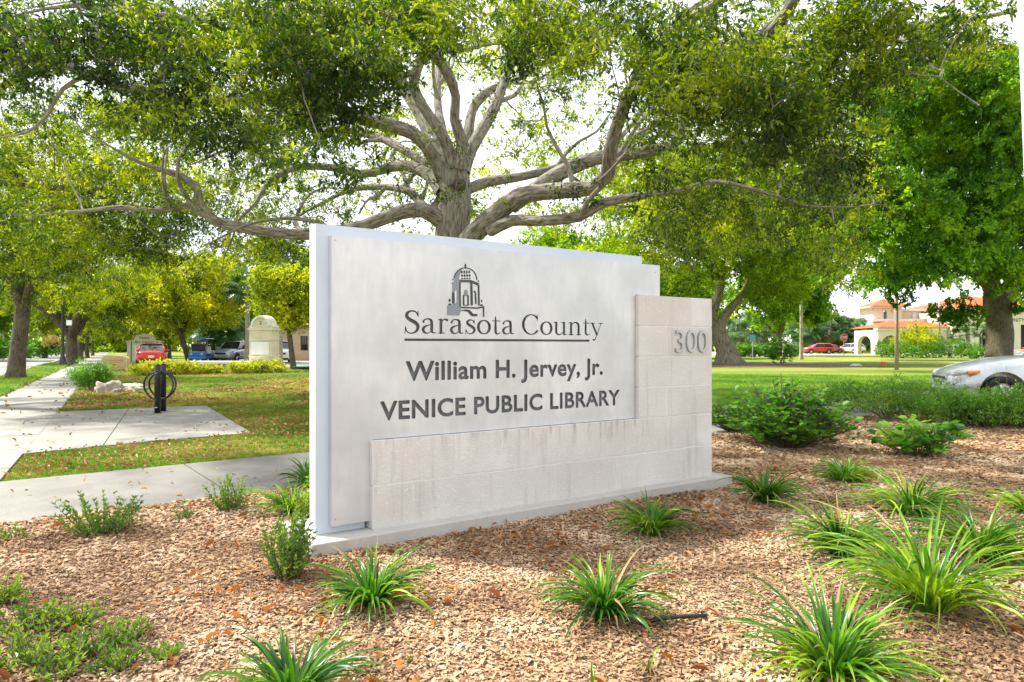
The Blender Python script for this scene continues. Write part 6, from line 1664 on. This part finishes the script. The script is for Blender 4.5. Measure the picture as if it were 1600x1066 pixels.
for i, (px, top, rx, dd, kd) in enumerate([(1390, 523, 20, 78, 'hedge'), (1425, 505, 24, 76, 'yellow'), (1452, 525, 24, 74, 'hedge'), (1487, 525, 18, 74, 'hedge'), (1515, 530, 14, 74, 'hedge'), (1535, 540, 18, 70, 'hedge'), (1410, 530, 18, 72, 'hedge'), (1440, 498, 14, 80, 'yellow')]):
    p = D(px, 555, dd); h_ = (CH + (540 - top) * dd / F); bush('flowering_bush', ['round green bush at the left end of the planting before the building', 'tall yellow-green bush behind the planting', 'broad green bush right of the wooden pole', 'green bush in front of the flagpole foot', 'narrow green bush left of the thick tree trunk', 'low green bush touching the thick tree trunk', 'low green bush directly right of the leftmost round one', 'highest yellow tipped bush before the arcade'][i], 'bush', (p.x, p.y), (rx * dd / F, 1.2, h_ * .40), kd, 200, 1.8, 80 + i, 'bushes before the community center')
    if kd == 'hedge':
        rs = np.random.RandomState(i); fl = MB()
        for _ in range(14): fl.box((p.x + rs.uniform(-1, 1) * rx * dd / F, p.y - 1.15 + rs.uniform(-.2, .1), rs.uniform(.1, .7)), (.12, .08, .1), rs.uniform(0, 3))
        o = fl.build('blossom', MT['flower'], bpy.data.objects[-1] if False else None); tag(o, 'white blossom dots low on the bushes before the building', 'blossom', kind='stuff')
for i in range(2): palm(1500 + i * 34, 76, 526 - i * 6, ['small feathery palm before the building arcade', 'second small palm nearer the thick trunk'][i], 90 + i, .08, 1.1, False, 30, PG)
# hedges across the street and small hanging basket
for i, (px, d) in enumerate([(-5, 62), (20, 66), (52, 74), (66, 80), (80, 86)]):
    p = D(px, 556, d); bush('roadside_hedge', ['leftmost', 'second', 'third', 'fourth', 'rightmost'][i] + ' clump of the dark green hedge across the street', 'hedge', (p.x, p.y), (1.8, .8, .9), 'hedge', 150, 2.6, 110 + i, 'hedge across the street')
g = G(98, 573.5); hb = D(82, 535, g.y)
rt = empty('hanging_basket', 'hanging basket of pink and yellow flowers on the left arm of the lamp post', 'basket', hb)
MB().lathe([(.05, -.42), (.2, -.32), (.3, -.1), (.32, 0)], 12).build('bowl', MT['trim'], rt, True)
rs = np.random.RandomState(3); P, d_ = in_blob(130, (0, 0, .05), (.58, .5, .34), rs, .3)
fs = [source('petal_tuft', [Vector((0, 0, 0)), Vector((.08, .04, .03)), Vector((.11, 0, 0)), Vector((.08, -.04, .03))], [(0, 1, 2), (0, 2, 3)], [MT['pinkflower']])]
FL = scatter('flowers', P, rs.uniform(-3, 3, (130, 3)), rs.uniform(.8, 1.6, 130), fs, rt); FL['kind'] = 'stuff'
FL = scatter('leaves', P[:80] * 1.02, rs.uniform(-3, 3, (80, 3)), rs.uniform(.5, .8, 80), sprigs('croton'), rt); FL['kind'] = 'stuff'

# far wood closing the horizon
rs = np.random.RandomState(9); n = 2600
th = rs.uniform(math.radians(48), math.radians(150), n); rr = rs.uniform(150, 190, n)
hgt = 7.5 + 4.5 * np.sin(th * 17) + 2.5 * np.sin(th * 41 + 1)
hgt = np.where(th < math.radians(65), hgt * .45, hgt); hgt = np.where(th > math.radians(95), hgt * 1.25, hgt)
P = np.stack([rr * np.cos(th), rr * np.sin(th), rs.rand(n) ** .7 * np.clip(hgt, 3, 20)], 1)
SPR['wood'] = [make_sprig('wood_clump', MT['oak'], 60, 3.0, .9, .7, 1.0, 501, twig=False), make_sprig('wood_clump', MT['lime'], 60, 3.0, .9, .7, 1.0, 502, twig=False)]
o = scatter('far_wood', P, rs.uniform(-.6, .6, (n, 3)) * np.array([1, 1, 6]), rs.uniform(.6, 1.1, n), SPR['wood']); tag(o, 'distant belt of trees closing the horizon', 'wood', kind='stuff')
# ------------------------------------------------------------------ planting in the mulch bed
def liriope(px, py, rpx, label, seed, n=110, hf=1.0, bright=0, group='strap-leaved grass clumps in the mulch bed'):
    g_ = G(px, py, .03); R = 1.15 * rpx * g_.y / F; n = int(n * 1.5); r = random.Random(seed)
    root = empty('lilyturf_clump', label, 'plant', (g_.x, g_.y, .02), 0, group)
    V = []; Fc = []; rn = []; mi = []
    for i in range(n):
        a = r.uniform(0, 2 * PI); q_ = r.random() ** .7
        L_ = R * r.uniform(.6, 1.42) * (1.05 if q_ > .4 else .9); el = math.radians(84 - 42 * q_ + r.uniform(-8, 8)); W_ = R * .036 * r.uniform(.7, 1.25)
        W_ = min(max(W_, .0035), .0085)
        dx = Vector((math.cos(a), math.sin(a), 0)); sd = Vector((-dx.y, dx.x, 0)); tw = r.uniform(-.5, .5)
        p = dx * R * .10 * r.random() + Vector((r.uniform(-1, 1), r.uniform(-1, 1), 0)) * R * .05; ang = el; k = 9; bend = math.radians(r.uniform(70, 135) * (.5 + .7 * q_)) * (1.0 if hf <= 1 else .8)
        rv = min(1, max(0, r.gauss(.42 + bright, .25))); b_ = len(V)
        for j in range(k + 1):
            t = j / k; wv = W_ * (1 - t ** 3 * .97) * (.6 + .4 * min(1, t * 4))
            c = sd * math.cos(tw * t * 3) + Vector((0, 0, 1)) * math.sin(tw * t * 3)
            fold = Vector((0, 0, wv * .5))
            V += [p - c * wv + fold * .6, p - fold * .3, p + c * wv + fold * .6]
            ang = el - bend * (t ** 1.5); p = p + (dx * math.cos(ang) + Vector((0, 0, 1)) * math.sin(ang) * hf) * (L_ / k) + sd * tw * L_ * .03 * t * 2
            if p.z < .004: p.z = .004 + .004 * r.random()
        for j in range(k):
            for h_ in (0, 1):
                Fc.append((b_ + 3 * j + h_, b_ + 3 * j + h_ + 1, b_ + 3 * j + h_ + 4, b_ + 3 * j + h_ + 3)); rn.append(min(1, rv + (.2 if j >= k - 3 and i % 4 == 0 else 0))); mi.append(1 if (j >= k - 1 and i % 3 == 0) or (j >= k - 3 and i % 9 == 0) or i % 31 == 0 else 0)
    me = bpy.data.meshes.new('leaves'); me.from_pydata([tuple(v) for v in V], [], Fc); me.materials.append(MT['liriope']); me.materials.append(MT['deadpalm']); me.polygons.foreach_set('material_index', mi); at = me.attributes.new('rnd', 'FLOAT', 'FACE'); at.data.foreach_set('value', rn)
    me.polygons.foreach_set('use_smooth', [True] * len(Fc)); link('leaves', me, root)
    V = []; Fc = []; rn = []   # dead blades at the foot
    for i in range(26):
        a = r.uniform(0, 6.28); L_ = R * r.uniform(.5, .9); dx = Vector((math.cos(a), math.sin(a), 0)); s = Vector((-dx.y, dx.x, 0)) * .003; b_ = len(V)
        m_ = dx * L_ * .5 + Vector((0, 0, .03)); t = dx * L_ + Vector((0, 0, .012)); V += [s, -s, m_ - s, m_ + s, t]; Fc += [(b_, b_ + 1, b_ + 2, b_ + 3), (b_ + 3, b_ + 2, b_ + 4)]; rn += [r.random()] * 2
    me = bpy.data.meshes.new('dry_leaves'); me.from_pydata([tuple(v) for v in V], [], Fc); me.materials.append(MT['deadpalm']); at = me.attributes.new('rnd', 'FLOAT', 'FACE'); at.data.foreach_set('value', rn); link('dry_leaves', me, root)
    return root
for a in [(582, 948, 88, 'large clump of strap leaves at the left front corner of the stone plinth', 1, 120, .95, 0),
          (1018, 835, 62, 'dark clump of strap leaves below the right part of the stone wall', 2, 120, .95, -.05),
          (1196, 785, 58, 'compact dark clump of strap leaves right of the stone pillar', 3, 120, 1.0, -.15),
          (1322, 752, 56, 'flat dark clump of strap leaves farthest back, below the round-leaved shrub', 4, 110, .7, -.12),
          (944, 962, 98, 'starry clump of strap leaves alone in the middle of the foreground mulch', 5, 110, .95, 0),
          (455, 1100, 110, 'clump of broad grey-green leaves cut by the bottom edge left of centre', 6, 90, .95, -.05),
          (1302, 1062, 140, 'big clump of drooping strap leaves at the bottom edge right of centre', 7, 150, .95, .12),
          (1452, 955, 150, 'largest bright yellow-green clump of strap leaves near the right edge', 8, 150, 1.0, .12),
          (1312, 868, 84, 'clump of upright strap leaves left behind the largest bright clump', 9, 120, 1.0, .02),
          (1425, 805, 92, 'loose light green clump of strap leaves behind, near the right edge', 10, 130, .75, .1),
          (1532, 878, 105, 'dense dark green clump of strap leaves at the right edge', 11, 140, .9, -.05),
          (1605, 800, 50, 'small clump of strap leaves cut by the right edge', 12, 70, .8, 0),
          (455, 800, 62, 'half withered clump of strap leaves left of the sign slab', 13, 90, .8, .25),
          (482, 762, 48, 'shaded clump of thin strap leaves tucked behind the sign slab', 14, 80, 1.0, -.2)]:
    liriope(*a[:5], n=a[5], hf=a[6], bright=a[7])
liriope(1080, 752, 36, 'two lone blades sprouting at the foot of the stone pillar', 15, 5, 1.3, 0, None)
liriope(925, 1075, 40, 'single bright blades poking in at the bottom edge', 16, 4, 1.2, .3, None)
liriope(1015, 1045, 34, 'lone upright yellow-green blade near the bottom edge', 17, 3, 1.6, .3, None)

# upright small-leaved shoots
def shoots(name, label, px, py, wpx, hpx, n, seed, kind='shrub', leafL=.034, group=None, bright=.3, dens=1.25, mat='shrubb'):
    g_ = G(px, py, .02); k_ = g_.y / F; r = random.Random(seed); root = empty(name, label, 'shrub', (g_.x, g_.y, .02), 0, group)
    tb_ = []; V = []; Fc = []; R = []
    for i in range(n):
        a = r.uniform(0, 6.28); rad = wpx * k_ * .5 * r.random() ** .6; hh = hpx * k_ * r.uniform(.35, 1.0) * (1 - .3 * rad / (wpx * k_ * .5))
        b0 = Vector((math.cos(a) * rad * .3, math.sin(a) * rad * .3, 0)); tip = Vector((math.cos(a) * rad, math.sin(a) * rad, hh)); mid = b0.lerp(tip, .5) + Vector((r.uniform(-1, 1), r.uniform(-1, 1), 0)) * hh * .12
        A = catmull([(*b0, .0035), (*mid, .0025), (*tip, .001)], .03); tb_.append((A, 4)); m_ = max(6, int(hh / .011 * dens))
        for j in range(m_):
            t = .15 + .85 * j / m_; q_ = A[min(len(A) - 1, int(t * (len(A) - 1)))]; q2 = A[max(0, int(t * (len(A) - 1)) - 1)]
            ax = Vector(q_[:3]) - Vector(q2[:3]); ax = ax.normalized() if ax.length > 1e-6 else Vector((0, 0, 1)); an = r.uniform(0, 6.28)
            d = (Vector((math.cos(an), math.sin(an), 0)) + ax * 1.1 + Vector((0, 0, .2))); nf = len(Fc)
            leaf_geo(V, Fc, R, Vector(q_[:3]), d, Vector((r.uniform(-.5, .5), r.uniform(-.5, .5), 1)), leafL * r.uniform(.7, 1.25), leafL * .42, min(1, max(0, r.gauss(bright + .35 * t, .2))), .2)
    tag(tubes_mesh('stems', tb_, MT['twig'], root), kind='stuff')
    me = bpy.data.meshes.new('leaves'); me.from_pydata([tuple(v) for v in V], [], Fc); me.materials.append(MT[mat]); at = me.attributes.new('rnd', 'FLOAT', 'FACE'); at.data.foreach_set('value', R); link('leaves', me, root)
    return root
MT['shrubb'] = leaf_mat('fresh_shrub_leaf', (.04, .10, .016), (.12, .24, .025), (.30, .40, .05), (1.7, 1.8, .7), .35, .35, 3)
shoots('young_shrub', 'bushy young shrub with upright shoots beside the path at the left', 160, 838, 135, 92, 60, 1, bright=.25)
shoots('young_shrub', 'thin young shrub with spreading shoots at the path edge behind the left bed', 362, 800, 90, 72, 34, 2, bright=.1)
shoots('young_shrub', 'light green shrub at the left corner of the plinth', 450, 905, 100, 140, 64, 3, bright=.5)
shoots('young_shrub', 'very small shrub between the two larger ones along the path', 290, 815, 50, 40, 14, 4, bright=.2)
shoots('young_shrub', 'small sprig at the path corner on the left edge', 25, 845, 70, 36, 16, 5, bright=.2)
shoots('young_shrub', 'short bright sprigs growing against the slab beside the withered clump', 480, 818, 56, 78, 26, 6, bright=.65)
CV = 'low leafy shoots creeping over the mulch at the lower left'
rr_ = random.Random(4)
for i, (px, py, w_, h_) in enumerate([(30, 1030, 120, 70), (95, 1045, 130, 62), (150, 1010, 110, 50), (40, 975, 110, 58), (120, 965, 100, 44), (190, 1035, 90, 50), (200, 985, 70, 34), (10, 930, 60, 42), (255, 1020, 60, 30)]):
    shoots('groundcover_plant', 'creeping leafy plant of the lower left patch, ' + ['at its left edge near the bottom', 'in the middle of its bottom row', 'tallest right of its middle', 'at the left edge, above the bottom one', 'behind the middle of the patch', 'at its right end near the bottom', 'small one at its upper right', 'small one farthest back at the left edge', 'outermost small one on the right'][i], px, py + 12, w_ * 1.35, h_ * 1.2, 36, 100 + i, bright=.5, leafL=.033, group=CV)
for i, (px, py) in enumerate([(778, 870), (1118, 858), (640, 1035), (330, 1010), (1590, 905)]):
    shoots('seedling', ['tiny bright weed alone on the mulch below the stone wall', 'tiny weed between two strap clumps right of centre', 'tiny weed left of the bottom clump', 'tiny weed near the creeping plants', 'tiny pale weed at the right edge'][i], px, py, 16, 16, 4, 150 + i, bright=.6, leafL=.018)

# big round-leaved shrubs
def round_shrub(label, px, py, wpx, hpx, n, seed, leafL=.085, group=None, depth=1.0, bright=.1, name='round_leaf_shrub'):
    g_ = G(px, py, .02); k_ = g_.y / F; r = random.Random(seed); root = empty(name, label, 'shrub', (g_.x, g_.y, .02), 0, group); V = []; Fc = []; R = []; tb_ = []
    for i in range(n):
        a = r.uniform(0, 6.28); rad = wpx * k_ * .5 * r.random() ** .5; hh = max(.08, hpx * k_ * r.uniform(.3, 1.0) * (1 - .45 * (rad / (wpx * k_ * .5)) ** 2))
        tip = Vector((math.cos(a) * rad, math.sin(a) * rad * depth, hh)); b0 = tip * .12; b0.z = 0; mid = b0.lerp(tip, .55) + Vector((r.uniform(-1, 1), r.uniform(-1, 1), .3)) * .05
        A = catmull([(*b0, .007), (*mid, .005), (*tip, .003)], .06); tb_.append((A, 4))
        for j in range(r.randint(5, 9)):
            t = 1 - .55 * r.random() ** 1.2; q_ = Vector(A[int(t * (len(A) - 1))][:3]); an = r.uniform(0, 6.28); el = r.uniform(-.1, .8)
            d = Vector((math.cos(an) * math.cos(el), math.sin(an) * math.cos(el), math.sin(el)))
            L_ = leafL * r.uniform(.55, 1.15)
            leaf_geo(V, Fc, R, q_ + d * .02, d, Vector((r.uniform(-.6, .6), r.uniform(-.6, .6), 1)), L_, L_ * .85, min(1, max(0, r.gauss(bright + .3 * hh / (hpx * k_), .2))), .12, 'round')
    tag(tubes_mesh('stems', tb_, MT['twig'], root), kind='stuff')
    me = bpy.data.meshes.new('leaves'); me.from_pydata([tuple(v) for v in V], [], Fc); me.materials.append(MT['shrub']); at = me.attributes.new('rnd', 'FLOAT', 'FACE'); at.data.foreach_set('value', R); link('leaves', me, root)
    return root
round_shrub('large round-leaved shrub at the edge of the mulch right of the pillar', 1235, 700, 205, 122, 330, 1, .10, bright=.35)
round_shrub('round-leaved shrub right against the side of the stone pillar', 1150, 676, 110, 76, 120, 2, bright=.25)
round_shrub('small low shrub with big round leaves standing alone on the mulch', 1435, 714, 150, 74, 60, 3, .12, bright=.3)
round_shrub('low round-leaved shrub between the path and the big shrub', 1195, 655, 70, 34, 40, 4)
RG = 'fine-leaved dark shrubs along the bed in front of the silver car'
for i, (px, py, w_, h_, n_) in enumerate([(1325, 645, 90, 38, 60), (1385, 658, 110, 58, 90), (1440, 650, 100, 54, 80), (1485, 668, 90, 62, 100), (1540, 670, 100, 72, 120), (1590, 668, 90, 76, 110), (1640, 668, 90, 80, 90), (1560, 640, 90, 50, 60)]):
    g_ = G(px, py); k_ = g_.y / F
    bush('dark_shrub', ['leftmost low dark shrub by the path behind the mulch', 'rounded dark shrub at the back of the mulch', 'dark shrub just left of the silver car', 'dark green shrub before the front bumper of the silver car', 'tall shrub in front of the silver car wheel', 'tall shrub at the right edge before the silver car door', 'shrub just outside the right edge', 'low shrub touching the silver car'][i], 'shrub', (g_.x, g_.y), (w_ * k_ * .55, .5, h_ * k_ * (.38 if i < 3 else .27)), 'shrub', n_ * (4 if i < 3 else 5), 1.25, 200 + i, RG, .05, 8, up=(.7 if i < 3 else .45))
shoots('tall_shoots', 'thin upright twigs with small leaves rising before the silver car', 1560, 655, 110, 95, 7, 77, leafL=.03, bright=.2, dens=.4)
shoots('tall_shoots', 'thin leafy twigs rising before the silver car wheel', 1490, 660, 80, 85, 5, 78, leafL=.03, bright=.2, dens=.4)
round_shrub('small round-leaved seedling on the mulch behind the dark clump', 1300, 690, 40, 26, 8, 9, .06)
